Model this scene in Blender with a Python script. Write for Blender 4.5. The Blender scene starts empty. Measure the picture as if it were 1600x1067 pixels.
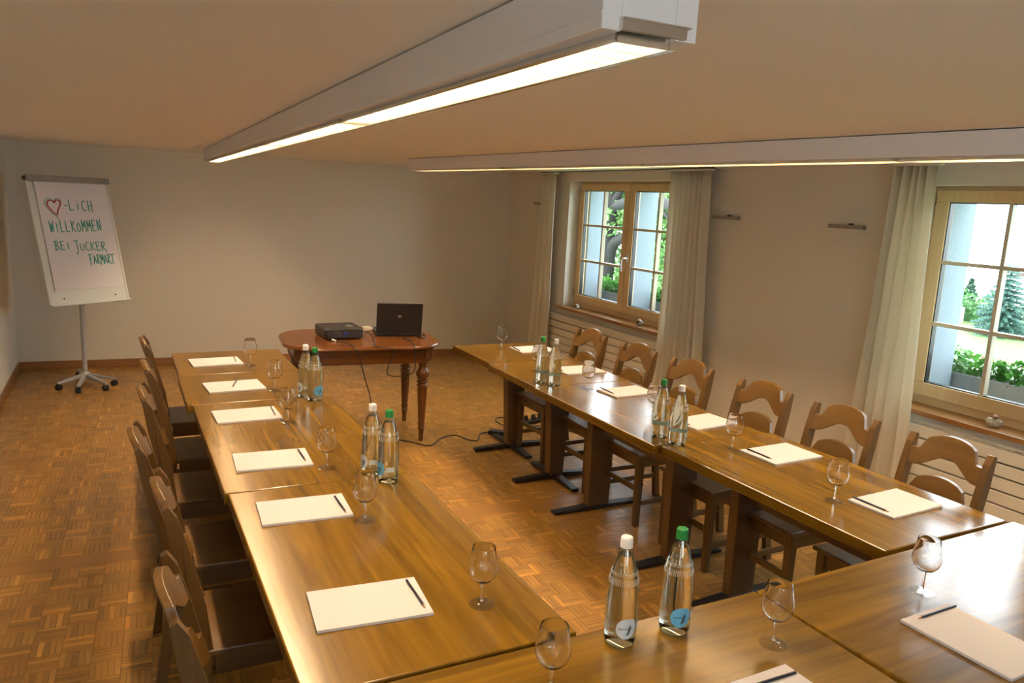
import bpy, math, random
from mathutils import Vector, Matrix
random.seed(7)
sc = bpy.context.scene
COL = sc.collection
PI = math.pi

# ------------------------------------------------------------------ camera
F, YAW, PITCH, ROLL, CH = 1200.0, 0.479542397, 0.177564754, 0.0497095575, 1.84
_f = Vector((math.sin(YAW)*math.cos(PITCH), math.cos(YAW)*math.cos(PITCH), -math.sin(PITCH)))
_r = Vector((math.cos(YAW), -math.sin(YAW), 0)); _u = _r.cross(_f)
_r2 = _r*math.cos(ROLL)+_u*math.sin(ROLL); _u2 = -_r*math.sin(ROLL)+_u*math.cos(ROLL)
cam = bpy.data.cameras.new('camera'); camo = bpy.data.objects.new('camera', cam); COL.objects.link(camo)
cam.sensor_width = 36; cam.lens = F/1600*36; cam.clip_start = 0.02; cam.clip_end = 400
M = Matrix((( _r2.x, _u2.x, -_f.x, 0), (_r2.y, _u2.y, -_f.y, 0), (_r2.z, _u2.z, -_f.z, CH), (0, 0, 0, 1)))
camo.matrix_world = M
sc.camera = camo

def at(px, py, X=None, Y=None, Z=None):
    """photo pixel -> the point where its sight line meets the plane X=, Y= or Z="""
    d = _r2*((px-800)/F) - _u2*((py-533.5)/F) + _f
    t = X/d.x if X is not None else Y/d.y if Y is not None else (Z-CH)/d.z
    return Vector((0, 0, CH)) + d*t

# ------------------------------------------------------------------ world, exposure
w = bpy.data.worlds.new('world'); sc.world = w; w.use_nodes = True
bgn = w.node_tree.nodes['Background']
bgn.inputs[0].default_value = (0.84, 0.93, 1.0, 1); bgn.inputs[1].default_value = 6.5
sc.view_settings.view_transform = 'Standard'; sc.view_settings.look = 'None'
sc.view_settings.gamma = 1.0; sc.view_settings.exposure = 0.92
sc.view_settings.use_curve_mapping = False
TUBE = 140.0                       # strength of the fluorescent tubes
TUBE_COL = (1.0, 0.725, 0.45)
sc.cycles.use_denoising = True
sc.cycles.sample_clamp_indirect = 4.0
sc.cycles.max_bounces = 12; sc.cycles.transparent_max_bounces = 24
sc.cycles.blur_glossy = 0.5

def portal(name, loc, rot, sx, sy):
    l = bpy.data.lights.new(name, 'AREA'); l.shape = 'RECTANGLE'; l.size = sx; l.size_y = sy
    l.cycles.is_portal = True
    o = bpy.data.objects.new(name, l); o.location = loc; o.rotation_euler = rot; COL.objects.link(o)
portal('window_portal', (4.70, 6.1, 1.43), (0, PI/2, 0), 1.5, 2.0)
portal('window_portal.001', (4.70, 2.12, 1.40), (0, PI/2, 0), 1.5, 2.0)
portal('window_portal.002', (-1.32, -1.4, 1.40), (0, -PI/2, 0), 1.05, 1.3)
portal('window_portal.003', (0.35, -2.70, 1.57), (-PI/2, 0, 0), 1.6, .78)

# ------------------------------------------------------------------ helpers
class MB:
    def __init__(s): s.v = []; s.f = []; s.sm = []
    def add(s, vs, fs, smooth=False):
        n = len(s.v); s.v += [tuple(v) for v in vs]; s.f += [tuple(i+n for i in f) for f in fs]; s.sm += [smooth]*len(fs); return s
    def hexa(s, b, t):      # bottom 4 ccw, top 4 ccw
        return s.add(list(b)+list(t), [(3,2,1,0),(4,5,6,7),(0,1,5,4),(1,2,6,5),(2,3,7,6),(3,0,4,7)])
    def box(s, x0, x1, y0, y1, z0, z1):
        return s.hexa([(x0,y0,z0),(x1,y0,z0),(x1,y1,z0),(x0,y1,z0)], [(x0,y0,z1),(x1,y0,z1),(x1,y1,z1),(x0,y1,z1)])
    def taper(s, cx, cy, z0, z1, a0, b0, a1, b1):
        q = lambda a, b, z: [(cx-a/2,cy-b/2,z),(cx+a/2,cy-b/2,z),(cx+a/2,cy+b/2,z),(cx-a/2,cy+b/2,z)]
        return s.hexa(q(a0,b0,z0), q(a1,b1,z1))
    def prism(s, poly, fn0, fn1, smooth=False):
        n = len(poly)
        vs = [fn0(p) for p in poly]+[fn1(p) for p in poly]
        fs = [(i, (i+1) % n, n+(i+1) % n, n+i) for i in range(n)]
        s.add(vs, fs, smooth); s.add([fn0(p) for p in poly], [tuple(range(n))[::-1]]); s.add([fn1(p) for p in poly], [tuple(range(n))]); return s
    def lathe(s, prof, cx=0, cy=0, seg=32, cap0=True, cap1=True, smooth=True):
        vs = []; fs = []
        for r, z in prof:
            for i in range(seg):
                a = 2*PI*i/seg; vs.append((cx+r*math.cos(a), cy+r*math.sin(a), z))
        for j in range(len(prof)-1):
            for i in range(seg):
                k = (i+1) % seg; fs.append((j*seg+i, j*seg+k, (j+1)*seg+k, (j+1)*seg+i))
        s.add(vs, fs, smooth)
        if cap0: s.add(vs[:seg], [tuple(range(seg))[::-1]])
        if cap1: s.add(vs[-seg:], [tuple(range(seg))])
        return s
    def tube(s, pts, r, seg=8, smooth=True, cap=True):
        pts = [Vector(p) for p in pts]; rs = r if isinstance(r, (list, tuple)) else [r]*len(pts)
        vs = []; fs = []; up = Vector((0, 0, 1)); pn = None
        for i, p in enumerate(pts):
            t = (pts[min(i+1, len(pts)-1)]-pts[max(i-1, 0)]).normalized()
            if pn is None:
                pn = t.cross(up if abs(t.z) < .9 else Vector((1, 0, 0))).normalized()
            else:
                pn = (pn-t*pn.dot(t)).normalized()
            b = t.cross(pn)
            for k in range(seg):
                a = 2*PI*k/seg; vs.append(p+(pn*math.cos(a)+b*math.sin(a))*rs[i])
        for j in range(len(pts)-1):
            for k in range(seg):
                m = (k+1) % seg; fs.append((j*seg+k, j*seg+m, (j+1)*seg+m, (j+1)*seg+k))
        s.add(vs, fs, smooth)
        if cap:
            s.add(vs[:seg], [tuple(range(seg))[::-1]]); s.add(vs[-seg:], [tuple(range(seg))])
        return s
    def build(s, name, mat, parent=None, loc=None, rotz=0, bevel=0, solid=0):
        me = bpy.data.meshes.new(name); me.from_pydata(s.v, [], s.f); me.validate()
        if len(me.polygons) == len(s.sm): me.polygons.foreach_set('use_smooth', s.sm)
        me.materials.append(mat); me.update()
        if any(s.sm): me.set_sharp_from_angle(angle=math.radians(38))
        return link(name, me, parent, loc, rotz, bevel, solid)

def link(name, me, parent=None, loc=None, rotz=0, bevel=0, solid=0):
    o = bpy.data.objects.new(name, me); COL.objects.link(o)
    if loc is not None: o.location = loc
    if rotz: o.rotation_euler = (0, 0, rotz)
    if parent: o.parent = parent
    if bevel:
        m = o.modifiers.new('bevel', 'BEVEL'); m.width = bevel; m.segments = 2; m.limit_method = 'ANGLE'; m.angle_limit = math.radians(35)
    if solid:
        m = o.modifiers.new('solidify', 'SOLIDIFY'); m.thickness = solid
    return o
def thing(name, label, cat, loc=(0, 0, 0), rotz=0, group=None):
    o = bpy.data.objects.new(name, None); COL.objects.link(o); o.location = loc; o.rotation_euler = (0, 0, rotz)
    o.empty_display_size = .1
    return tag(o, label, cat, group)
def tag(o, label, cat, group=None):
    o['label'] = label; o['category'] = cat
    if group: o['group'] = group
    return o
KIDS = {}
def dup(root, loc, rotz, label, group=None, parent=None):
    def cp(o, par):
        c = o.copy(); COL.objects.link(c)
        if par: c.parent = par
        for ch in list(o.children): cp(ch, c)
        return c
    r = cp(root, None); r.location = loc; r.rotation_euler = (0, 0, rotz); r['label'] = label
    if group: r['group'] = group
    return r
def struct(o): o['kind'] = 'structure'; return o
def smooth_path(pts, n=6):
    pts = [Vector(p) for p in pts]; out = []
    for i in range(len(pts)-1):
        p0 = pts[max(i-1, 0)]; p1 = pts[i]; p2 = pts[i+1]; p3 = pts[min(i+2, len(pts)-1)]
        for k in range(n):
            t = k/n
            out.append(.5*((2*p1)+(p2-p0)*t+(2*p0-5*p1+4*p2-p3)*t*t+(-p0+3*p1-3*p2+p3)*t**3))
    out.append(pts[-1]); return out

# ------------------------------------------------------------------ materials
def mat(name, col, rough=.5, metal=0, coat=0, spec=.5, trans=0, ior=1.5, bump=None, emis=None, sheen=0):
    m = bpy.data.materials.new(name); m.use_nodes = True; nt = m.node_tree; b = nt.nodes['Principled BSDF']
    b.inputs['Base Color'].default_value = (*col, 1); b.inputs['Roughness'].default_value = rough
    b.inputs['Metallic'].default_value = metal; b.inputs['Coat Weight'].default_value = coat
    b.inputs['Specular IOR Level'].default_value = spec; b.inputs['Transmission Weight'].default_value = trans
    b.inputs['IOR'].default_value = ior
    if emis: b.inputs['Emission Color'].default_value = (*emis[0], 1); b.inputs['Emission Strength'].default_value = emis[1]
    # fine variation of the surface
    tc = nt.nodes.new('ShaderNodeTexCoord'); n = nt.nodes.new('ShaderNodeTexNoise')
    sc_, st = bump if bump else (60, .03)
    n.inputs['Scale'].default_value = sc_; n.inputs['Detail'].default_value = 4
    nt.links.new(tc.outputs['Object'], n.inputs['Vector'])
    if not trans:
        bp = nt.nodes.new('ShaderNodeBump'); bp.inputs['Strength'].default_value = st; bp.inputs['Distance'].default_value = .01
        nt.links.new(n.outputs['Fac'], bp.inputs['Height']); nt.links.new(bp.outputs['Normal'], b.inputs['Normal'])
    return m

def wood(name, ca, cb, axis=0, fine=30, board=None, rough=.3, coat=.3, attr=None, vary=.25, bump=.05, wavy=0):
    m = bpy.data.materials.new(name); m.use_nodes = True; nt = m.node_tree; N = nt.nodes; L = nt.links.new; b = N['Principled BSDF']
    tc = N.new('ShaderNodeTexCoord'); oi = N.new('ShaderNodeObjectInfo')
    add = N.new('ShaderNodeVectorMath'); add.operation = 'MULTIPLY_ADD'
    comb = N.new('ShaderNodeCombineXYZ')
    for i in range(3): L(oi.outputs['Random'], comb.inputs[i])
    L(comb.outputs[0], add.inputs[0]); add.inputs[1].default_value = (0, 0, 0) if attr else (13.7, 7.3, 5.1); L(tc.outputs['Object'], add.inputs[2])
    mp = N.new('ShaderNodeMapping'); s = [fine]*3; s[axis] = fine*.07; mp.inputs['Scale'].default_value = s
    L(add.outputs[0], mp.inputs[0])
    n1 = N.new('ShaderNodeTexNoise'); n1.inputs['Scale'].default_value = 1; n1.inputs['Detail'].default_value = 2.5 if wavy else 6; n1.inputs['Roughness'].default_value = .65
    n1.inputs['Distortion'].default_value = .4
    L(mp.outputs[0], n1.inputs['Vector'])
    rp = N.new('ShaderNodeValToRGB'); rp.color_ramp.elements[0].position = .3; rp.color_ramp.elements[1].position = .72
    rp.color_ramp.elements[0].color = (*cb, 1); rp.color_ramp.elements[1].color = (*ca, 1)
    L(n1.outputs['Fac'], rp.inputs[0])
    col = rp.outputs[0]
    def mult(col, fac_socket, lo, hi):
        mr = N.new('ShaderNodeMapRange'); mr.inputs['To Min'].default_value = lo; mr.inputs['To Max'].default_value = hi
        L(fac_socket, mr.inputs[0]); vm = N.new('ShaderNodeVectorMath'); vm.operation = 'SCALE'
        L(col, vm.inputs[0]); L(mr.outputs[0], vm.inputs['Scale']); return vm.outputs[0]
    if board:
        sp = N.new('ShaderNodeSeparateXYZ'); L(add.outputs[0], sp.inputs[0])
        ac = 1 if axis == 0 else 0
        dv = N.new('ShaderNodeMath'); dv.operation = 'DIVIDE'; dv.inputs[1].default_value = board; L(sp.outputs[ac], dv.inputs[0])
        fl = N.new('ShaderNodeMath'); fl.operation = 'FLOOR'; L(dv.outputs[0], fl.inputs[0])
        wn = N.new('ShaderNodeTexWhiteNoise'); wn.noise_dimensions = '1D'; L(fl.outputs[0], wn.inputs['W'])
        col = mult(col, wn.outputs['Value'], 1-vary, 1+vary)
    elif not attr:
        col = mult(col, oi.outputs['Random'], 1-vary*.4, 1+vary*.4)
    if attr:
        at_ = N.new('ShaderNodeAttribute'); at_.attribute_name = attr
        mx = N.new('ShaderNodeVectorMath'); mx.operation = 'MULTIPLY'; L(col, mx.inputs[0]); L(at_.outputs['Color'], mx.inputs[1]); col = mx.outputs[0]
    L(col, b.inputs['Base Color'])
    big = N.new('ShaderNodeTexNoise'); big.inputs['Scale'].default_value = 4; L(add.outputs[0], big.inputs['Vector'])
    mr = N.new('ShaderNodeMapRange'); lo_, hi_ = (rough*.93, rough*1.07) if rough < .24 else (max(.285, rough*.85), max(.31, rough*1.25))
    mr.inputs['To Min'].default_value = lo_; mr.inputs['To Max'].default_value = hi_
    L(big.outputs['Fac'], mr.inputs[0]); L(mr.outputs[0], b.inputs['Roughness'])
    b.inputs['Specular IOR Level'].default_value = .6 if wavy else .5; b.inputs['Coat Weight'].default_value = coat; b.inputs['Coat Roughness'].default_value = .28
    bp = N.new('ShaderNodeBump'); bp.inputs['Strength'].default_value = bump; bp.inputs['Distance'].default_value = .004
    L(n1.outputs['Fac'], bp.inputs['Height'])
    nrm = bp.outputs['Normal']
    if wavy:
        mp2 = N.new('ShaderNodeMapping'); s2 = [6]*3; s2[1-axis if axis < 2 else 0] = 14; mp2.inputs['Scale'].default_value = s2
        L(add.outputs[0], mp2.inputs[0])
        n2 = N.new('ShaderNodeTexNoise'); n2.inputs['Scale'].default_value = 1; n2.inputs['Detail'].default_value = 0; L(mp2.outputs[0], n2.inputs['Vector'])
        b2 = N.new('ShaderNodeBump'); b2.inputs['Strength'].default_value = wavy; b2.inputs['Distance'].default_value = .004
        L(n2.outputs['Fac'], b2.inputs['Height']); L(nrm, b2.inputs['Normal']); nrm = b2.outputs['Normal']
        L(nrm, b.inputs['Coat Normal'])
    L(nrm, b.inputs['Normal'])
    return m

def thin_glass(name, tint=(1, 1, 1), edge=.35, base=.05, rough=0.0):
    m = bpy.data.materials.new(name); m.use_nodes = True; nt = m.node_tree; N = nt.nodes; L = nt.links.new
    N.remove(N['Principled BSDF']); out = N['Material Output']
    tr = N.new('ShaderNodeBsdfTransparent'); tr.inputs[0].default_value = (*tint, 1)
    gl = N.new('ShaderNodeBsdfGlossy'); gl.inputs['Roughness'].default_value = rough
    lw = N.new('ShaderNodeLayerWeight'); lw.inputs[0].default_value = .25
    pw = N.new('ShaderNodeMath'); pw.operation = 'POWER'; pw.inputs[1].default_value = 3.5; L(lw.outputs['Facing'], pw.inputs[0])
    mr = N.new('ShaderNodeMapRange'); mr.inputs['To Min'].default_value = base; mr.inputs['To Max'].default_value = edge
    L(pw.outputs[0], mr.inputs[0]); mx = N.new('ShaderNodeMixShader')
    L(mr.outputs[0], mx.inputs[0]); L(tr.outputs[0], mx.inputs[1]); L(gl.outputs[0], mx.inputs[2]); L(mx.outputs[0], out.inputs[0])
    return m

def fabric(name, col, transl=.35):
    m = bpy.data.materials.new(name); m.use_nodes = True; nt = m.node_tree; N = nt.nodes; L = nt.links.new; b = N['Principled BSDF']
    b.inputs['Base Color'].default_value = (*col, 1); b.inputs['Roughness'].default_value = .85; b.inputs['Specular IOR Level'].default_value = .1
    tl = N.new('ShaderNodeBsdfTranslucent'); tl.inputs[0].default_value = (*col, 1)
    mx = N.new('ShaderNodeMixShader'); mx.inputs[0].default_value = transl
    n = N.new('ShaderNodeTexNoise'); n.inputs['Scale'].default_value = 400
    bp = N.new('ShaderNodeBump'); bp.inputs['Strength'].default_value = .1; L(n.outputs[0], bp.inputs['Height']); L(bp.outputs[0], b.inputs['Normal'])
    L(b.outputs[0], mx.inputs[1]); L(tl.outputs[0], mx.inputs[2]); L(mx.outputs[0], N['Material Output'].inputs[0])
    return m

def leafy(name, ca, cb, transl=.4):
    m = bpy.data.materials.new(name); m.use_nodes = True; nt = m.node_tree; N = nt.nodes; L = nt.links.new; b = N['Principled BSDF']
    n = N.new('ShaderNodeTexNoise'); n.inputs['Scale'].default_value = 9
    tc = N.new('ShaderNodeTexCoord'); L(tc.outputs['Object'], n.inputs['Vector'])
    rp = N.new('ShaderNodeValToRGB'); rp.color_ramp.elements[0].position = .35; rp.color_ramp.elements[1].position = .65
    rp.color_ramp.elements[0].color = (*cb, 1); rp.color_ramp.elements[1].color = (*ca, 1)
    L(n.outputs['Fac'], rp.inputs[0]); L(rp.outputs[0], b.inputs['Base Color']); b.inputs['Roughness'].default_value = .55
    tl = N.new('ShaderNodeBsdfTranslucent'); L(rp.outputs[0], tl.inputs[0]); mx = N.new('ShaderNodeMixShader'); mx.inputs[0].default_value = transl
    L(b.outputs[0], mx.inputs[1]); L(tl.outputs[0], mx.inputs[2]); L(mx.outputs[0], N['Material Output'].inputs[0])
    return m

WALL = mat('wall_plaster', (.77, .72, .62), .9, bump=(220, .35), spec=.2)
CEIL = mat('ceiling_paint', (.86, .84, .81), .9, bump=(90, .05), spec=.2)
WHITE = mat('housing_white', (.80, .80, .82), .45)
TABLE0 = wood('table_oak_long', (.24, .125, .008), (.12, .058, .004), 1, 22, .085, .19, .0, vary=.22, wavy=.12, bump=.008)
TABLEX = wood('table_oak_cross', (.24, .125, .008), (.12, .058, .004), 0, 22, .085, .19, .0, vary=.22, wavy=.12, bump=.008)
TLEG = wood('table_leg_oak', (.115, .052, .010), (.07, .030, .006), 2, 26, None, .38, .2)
CHAIRZ = wood('chair_wood_upright', (.135, .065, .010), (.075, .034, .005), 2, 26, None, .33, .3)
CHAIRY = wood('chair_wood_cross', (.16, .080, .012), (.09, .041, .006), 1, 22, None, .33, .3)
CHAIRX = wood('chair_seat_wood', (.15, .072, .012), (.085, .038, .006), 0, 22, None, .33, .3)
PARQ = wood('parquet_oak', (.42, .225, .048), (.25, .120, .022), 1, 60, None, .34, .25, attr='tone')
PARQX = wood('parquet_oak_cross', (.42, .225, .048), (.25, .120, .022), 0, 60, None, .34, .25, attr='tone')
BAND = wood('floor_plank_oak', (.33, .16, .036), (.24, .11, .022), 0, 40, None, .34, .25)
FLOORB = mat('floor_base', (.10, .045, .015), .8)
BASEB = wood('baseboard_wood', (.33, .15, .05), (.24, .10, .03), 0, 30, None, .45, .1)
SILLW = wood('sill_wood', (.38, .19, .055), (.27, .12, .03), 1, 30, None, .35, .2)
FRAMEY = wood('window_spruce', (.76, .58, .31), (.66, .47, .23), 1, 24, None, .4, .15)
FRAMEZ = wood('window_spruce_upright', (.76, .58, .31), (.66, .47, .23), 2, 24, None, .4, .15)
BARM = mat('glazing_bar_paint', (.62, .55, .40), .45)
HANDLE = mat('handle_satin', (.78, .78, .78), .3)
ANTIQ = wood('antique_walnut', (.20, .070, .013), (.10, .030, .007), 0, 18, None, .20, 0)
ANTIQZ = wood('antique_walnut_leg', (.18, .064, .012), (.09, .028, .006), 2, 26, None, .30, 0)
CREAM = mat('radiator_enamel', (.78, .73, .62), .45)
BLACKM = mat('black_steel', (.012, .012, .013), .35, spec=.5)
BLACKP = mat('black_plastic', (.014, .014, .015), .42)
DARKP = mat('dark_grey_plastic', (.03, .03, .032), .5)
CABLE = mat('cable_rubber', (.012, .010, .010), .5)
CHROME = mat('brushed_steel', (.62, .60, .56), .3, 1)
NICKEL = mat('sconce_nickel', (.33, .30, .26), .45, .6)
PAPER = mat('pad_paper', (.64, .61, .61), .8, spec=.2)
PENCIL = mat('pencil_lacquer', (.012, .013, .03), .3)
PTIP = mat('pencil_wood', (.55, .32, .17), .6)
FOOTG = thin_glass('goblet_foot_glass', (.97, .97, .97), .8, .07)
GLASS = mat('goblet_glass', (1, 1, 1), 0, trans=1, ior=1.45)
PANE = thin_glass('window_pane', (.93, .97, .96), .5, .03)
STEMG = mat('stem_glass', (1, 1, 1), 0, trans=1, ior=1.5)
BOTG = thin_glass('bottle_glass', (.93, .97, .93), .6, .06)
WATER = mat('mineral_water', (.985, 1, .985), 0, trans=1, ior=1.33)
CAPW = mat('cap_white', (.82, .80, .78), .4)
CAPG = mat('cap_green', (.01, .20, .04), .4)
LABW = mat('label_white', (.62, .68, .74), .6)
LABB = mat('label_blue', (.12, .42, .68), .6)
LABP = mat('label_back', (.55, .60, .58), .6)
INK = mat('label_ink', (.05, .07, .10), .6)
CURT = fabric('curtain_cotton', (.92, .87, .75), .38)
GREYM = mat('flipchart_grey_metal', (.42, .42, .43), .4, .3)
BOARDW = mat('flipchart_enamel', (.66, .66, .60), .4)
CLAMP = mat('clamp_bar', (.26, .25, .22), .45)
MGREEN = mat('marker_green', (.05, .34, .27), .7)
MRED = mat('marker_red', (.45, .03, .04), .7)
ZINC = mat('zinc', (.24, .27, .30), .35, .4)
STONEB = mat('painted_stone_reveal', (.20, .25, .29), .85, bump=(60, .2))
FACADE = mat('facade_render', (.62, .62, .60), .9, bump=(60, .3))
GRASS = mat('lawn', (.085, .17, .04), .9, bump=(3, .5))
BARK = mat('bark', (.010, .009, .007), .9, bump=(14, .8))
LEAF = leafy('tree_leaves', (.17, .30, .09), (.06, .14, .035))
PLEAF = leafy('planter_leaves', (.07, .22, .03), (.02, .09, .01))
SPRUCE = leafy('spruce_needles', (.055, .13, .10), (.03, .08, .06), .15)
HEDGE = leafy('hedge_leaves', (.10, .26, .08), (.05, .15, .04), .2)
CYPR = leafy('cypress_green', (.04, .10, .06), (.025, .07, .04), .1)
CONC = mat('garden_wall', (.42, .42, .40), .9, bump=(8, .4))
ROOF = mat('roof_dark', (.09, .07, .06), .8, bump=(8, .4))
EMIT = bpy.data.materials.new('tube_light'); EMIT.use_nodes = True
_e = EMIT.node_tree; _e.nodes.remove(_e.nodes['Principled BSDF']); _en = _e.nodes.new('ShaderNodeEmission')
_en.inputs[0].default_value = (*TUBE_COL, 1); _en.inputs[1].default_value = TUBE; _e.links.new(_en.outputs[0], _e.nodes['Material Output'].inputs[0])
REFL = mat('reflector_metal', (.92, .90, .84), .22, 1)
BLADE = mat('louver_gold', (.90, .80, .62), .32, 1)

# ------------------------------------------------------------------ room shell
XL, XR, YN, ZC, WT = -0.90, 4.25, -2.30, 2.19, 0.41
def yback(x): return 8.74+(x-XL)*(8.40-8.74)/(XR-XL)
# back wall (the old house is not square: it runs slightly skewed)
b = MB(); q = [(XL-.3, yback(XL-.3)), (XR+.3, yback(XR+.3)), (XR+.3, yback(XR+.3)+.3), (XL-.3, yback(XL-.3)+.3)]
b.hexa([(x, y, -.15) for x, y in q], [(x, y, ZC+.2) for x, y in q]); struct(b.build('wall_back', WALL))
def wall_with_openings(name, x0, x1, y0, y1, ops, m):
    b = MB(); y = y0
    for (a, c, z0, z1) in sorted(ops):
        b.box(x0, x1, y, a, -.15, ZC+.2); b.box(x0, x1, a, c, -.15, z0); b.box(x0, x1, a, c, z1, ZC+.2); y = c
    b.box(x0, x1, y, y1, -.15, ZC+.2); return struct(b.build(name, m))
W1 = (5.20, 7.03, .755, 2.10); W2 = (1.22, 3.03, .72, 2.065); W3 = (-2.0, -.8, .90, 1.90)
wall_with_openings('wall_right', XR, XR+WT, YN-.3, yback(XR)+.3, [W1, W2], WALL)
wall_with_openings('wall_left', XL-WT, XL, YN-.3, 9.1, [W3], WALL)
W4 = (-.40, 1.10, 1.20, 1.94)
b = MB()
b.box(XL-WT, W4[0], YN-.3, YN, -.15, ZC+.2); b.box(W4[1], XR+WT, YN-.3, YN, -.15, ZC+.2)
b.box(W4[0], W4[1], YN-.3, YN, -.15, W4[2]); b.box(W4[0], W4[1], YN-.3, YN, W4[3], ZC+.2)
struct(b.build('wall_front', WALL))
b = MB(); b.box(XL-WT, XR+WT, YN-.3, 9.3, ZC, ZC+.12); struct(b.build('ceiling', CEIL))

# floor: mosaic parquet laid a little skewed, with one long plank band across
fl = MB(); fl.box(XL-.2, XR+.2, YN-.2, 9.2, -.16, -.012); floor = struct(fl.build('floor', FLOORB))
ANG = -0.055; SQ = .11; NS = 5; SW = SQ/NS; CX, CY = 1.0, 4.02
ca, sa = math.cos(ANG), math.sin(ANG)
def rot(u, v): return (CX+u*ca-v*sa, CY+u*sa+v*ca)
BH = .072
strips = []      # (u,v,w,h,dir)
for i in range(-26, 40):
    for j in range(-60, 46):
        u0 = i*SQ; v0 = j*SQ + (BH if j >= 0 else -BH)
        x, y = rot(u0+SQ/2, v0+SQ/2)
        if x < XL-.08 or x > XR+.08 or y < YN-.08 or y > 8.85: continue
        d = (i+j) % 2
        base = random.uniform(.86, 1.1)
        for k in range(NS):
            tone = base*random.choice((.74, .84, .92, .97, 1, 1.04, 1.14, 1.5 if random.random() < .6 else 1))
            warm = random.uniform(.92, 1.06)
            if d: strips.append((u0+k*SW, v0, SW, SQ, 1, tone, warm))
            else: strips.append((u0, v0+k*SW, SQ, SW, 0, tone, warm))
def proj(x, y, z=0):
    p = Vector((x, y, z-CH)); zz = p.dot(_f)
    return 800+F*p.dot(_r2)/zz, 533.5-F*p.dot(_u2)/zz, zz
cand = []
for n, s in enumerate(strips):
    x, y = rot(s[0]+s[2]/2, s[1]+s[3]/2)
    if y < 1.6 or y > 7: continue
    px, py, zz = proj(x, y)
    if 4 < px < 1596 and 4 < py < 1062 and ((x < .02) or (1.16 < x < 2.35)): cand.append((zz, n))
cand.sort(); single = set(n for _, n in cand[:300])
GAP = .0006
def strip_geo(mb, s, tones):
    u, v, w, h, d, t, wm = s
    z = random.uniform(-.0004, 0); c = [rot(u+GAP, v+GAP), rot(u+w-GAP, v+GAP), rot(u+w-GAP, v+h-GAP), rot(u+GAP, v+h-GAP)]
    mb.add([(x, y, z) for x, y in c]+[(x, y, -.012) for x, y in c], [(0,1,2,3),(0,4,5,1),(1,5,6,2),(2,6,7,3),(3,7,4,0)])
    tones += [(t, t*wm, t*wm*wm, 1)]*5
for d, pm in ((0, PARQX), (1, PARQ)):
    mb = MB(); tones = []
    for n, s in enumerate(strips):
        if s[4] == d and n not in single: strip_geo(mb, s, tones)
    me = bpy.data.meshes.new('parquet'); me.from_pydata(mb.v, [], mb.f); a = me.attributes.new('tone', 'FLOAT_COLOR', 'FACE')
    a.data.foreach_set('color', [c for t in tones for c in t]); me.materials.append(pm)
    o = link('parquet', me, floor); o['kind'] = 'stuff'
variants = {}
for d in (0, 1):
    for k in range(12):
        t = (.66, .75, .82, .88, .94, .98, 1.02, 1.08, 1.16, 1.26, 1.42, 1.58)[k]; wm = random.uniform(.93, 1.05)
        w, h = (SQ, SW) if d == 0 else (SW, SQ); mb = MB()
        x0, x1, y0, y1 = -w/2+GAP, w/2-GAP, -h/2+GAP, h/2-GAP
        mb.box(x0, x1, y0, y1, -.012, 0)
        me = bpy.data.meshes.new('parquet_strip'); me.from_pydata(mb.v, [], mb.f); a = me.attributes.new('tone', 'FLOAT_COLOR', 'FACE')
        a.data.foreach_set('color', [t, t*wm, t*wm*wm, 1]*6); me.materials.append(PARQX if d == 0 else PARQ); variants[(d, k)] = (t, me)
for n in sorted(single):
    s = strips[n]; k = min(range(12), key=lambda k: abs(variants[(s[4], k)][0]-s[5]))
    x, y = rot(s[0]+s[2]/2, s[1]+s[3]/2)
    link('parquet_strip', variants[(s[4], k)][1], floor, (x, y, -random.random()*.0004), ANG)
b = MB(); u = -2.9
b = MB()
for (u0, u1) in ((-2.2, .35), (.351, 2.1), (2.101, 3.7)):
    c = [rot(u0, -BH+GAP), rot(u1, -BH+GAP), rot(u1, BH-GAP), rot(u0, BH-GAP)]
    MB().hexa([(x, y, -.012) for x, y in c], [(x, y, 0) for x, y in c]).build('floor_plank', BAND, floor)

# baseboards
q = [(XL, yback(XL)-.018), (XR, yback(XR)-.018), (XR, yback(XR)), (XL, yback(XL))]
b = MB(); b.hexa([(x, y, 0) for x, y in q], [(x, y, .075) for x, y in q]); struct(b.build('baseboard_back', BASEB, bevel=.003))
b = MB(); b.box(XL, XL+.018, YN, yback(XL)-.02, 0, .075); struct(b.build('baseboard_left', BASEB, bevel=.003))
b = MB(); b.box(XR-.018, XR, YN, yback(XR)-.02, 0, .075); struct(b.build('baseboard_right', BASEB, bevel=.003))

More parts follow.
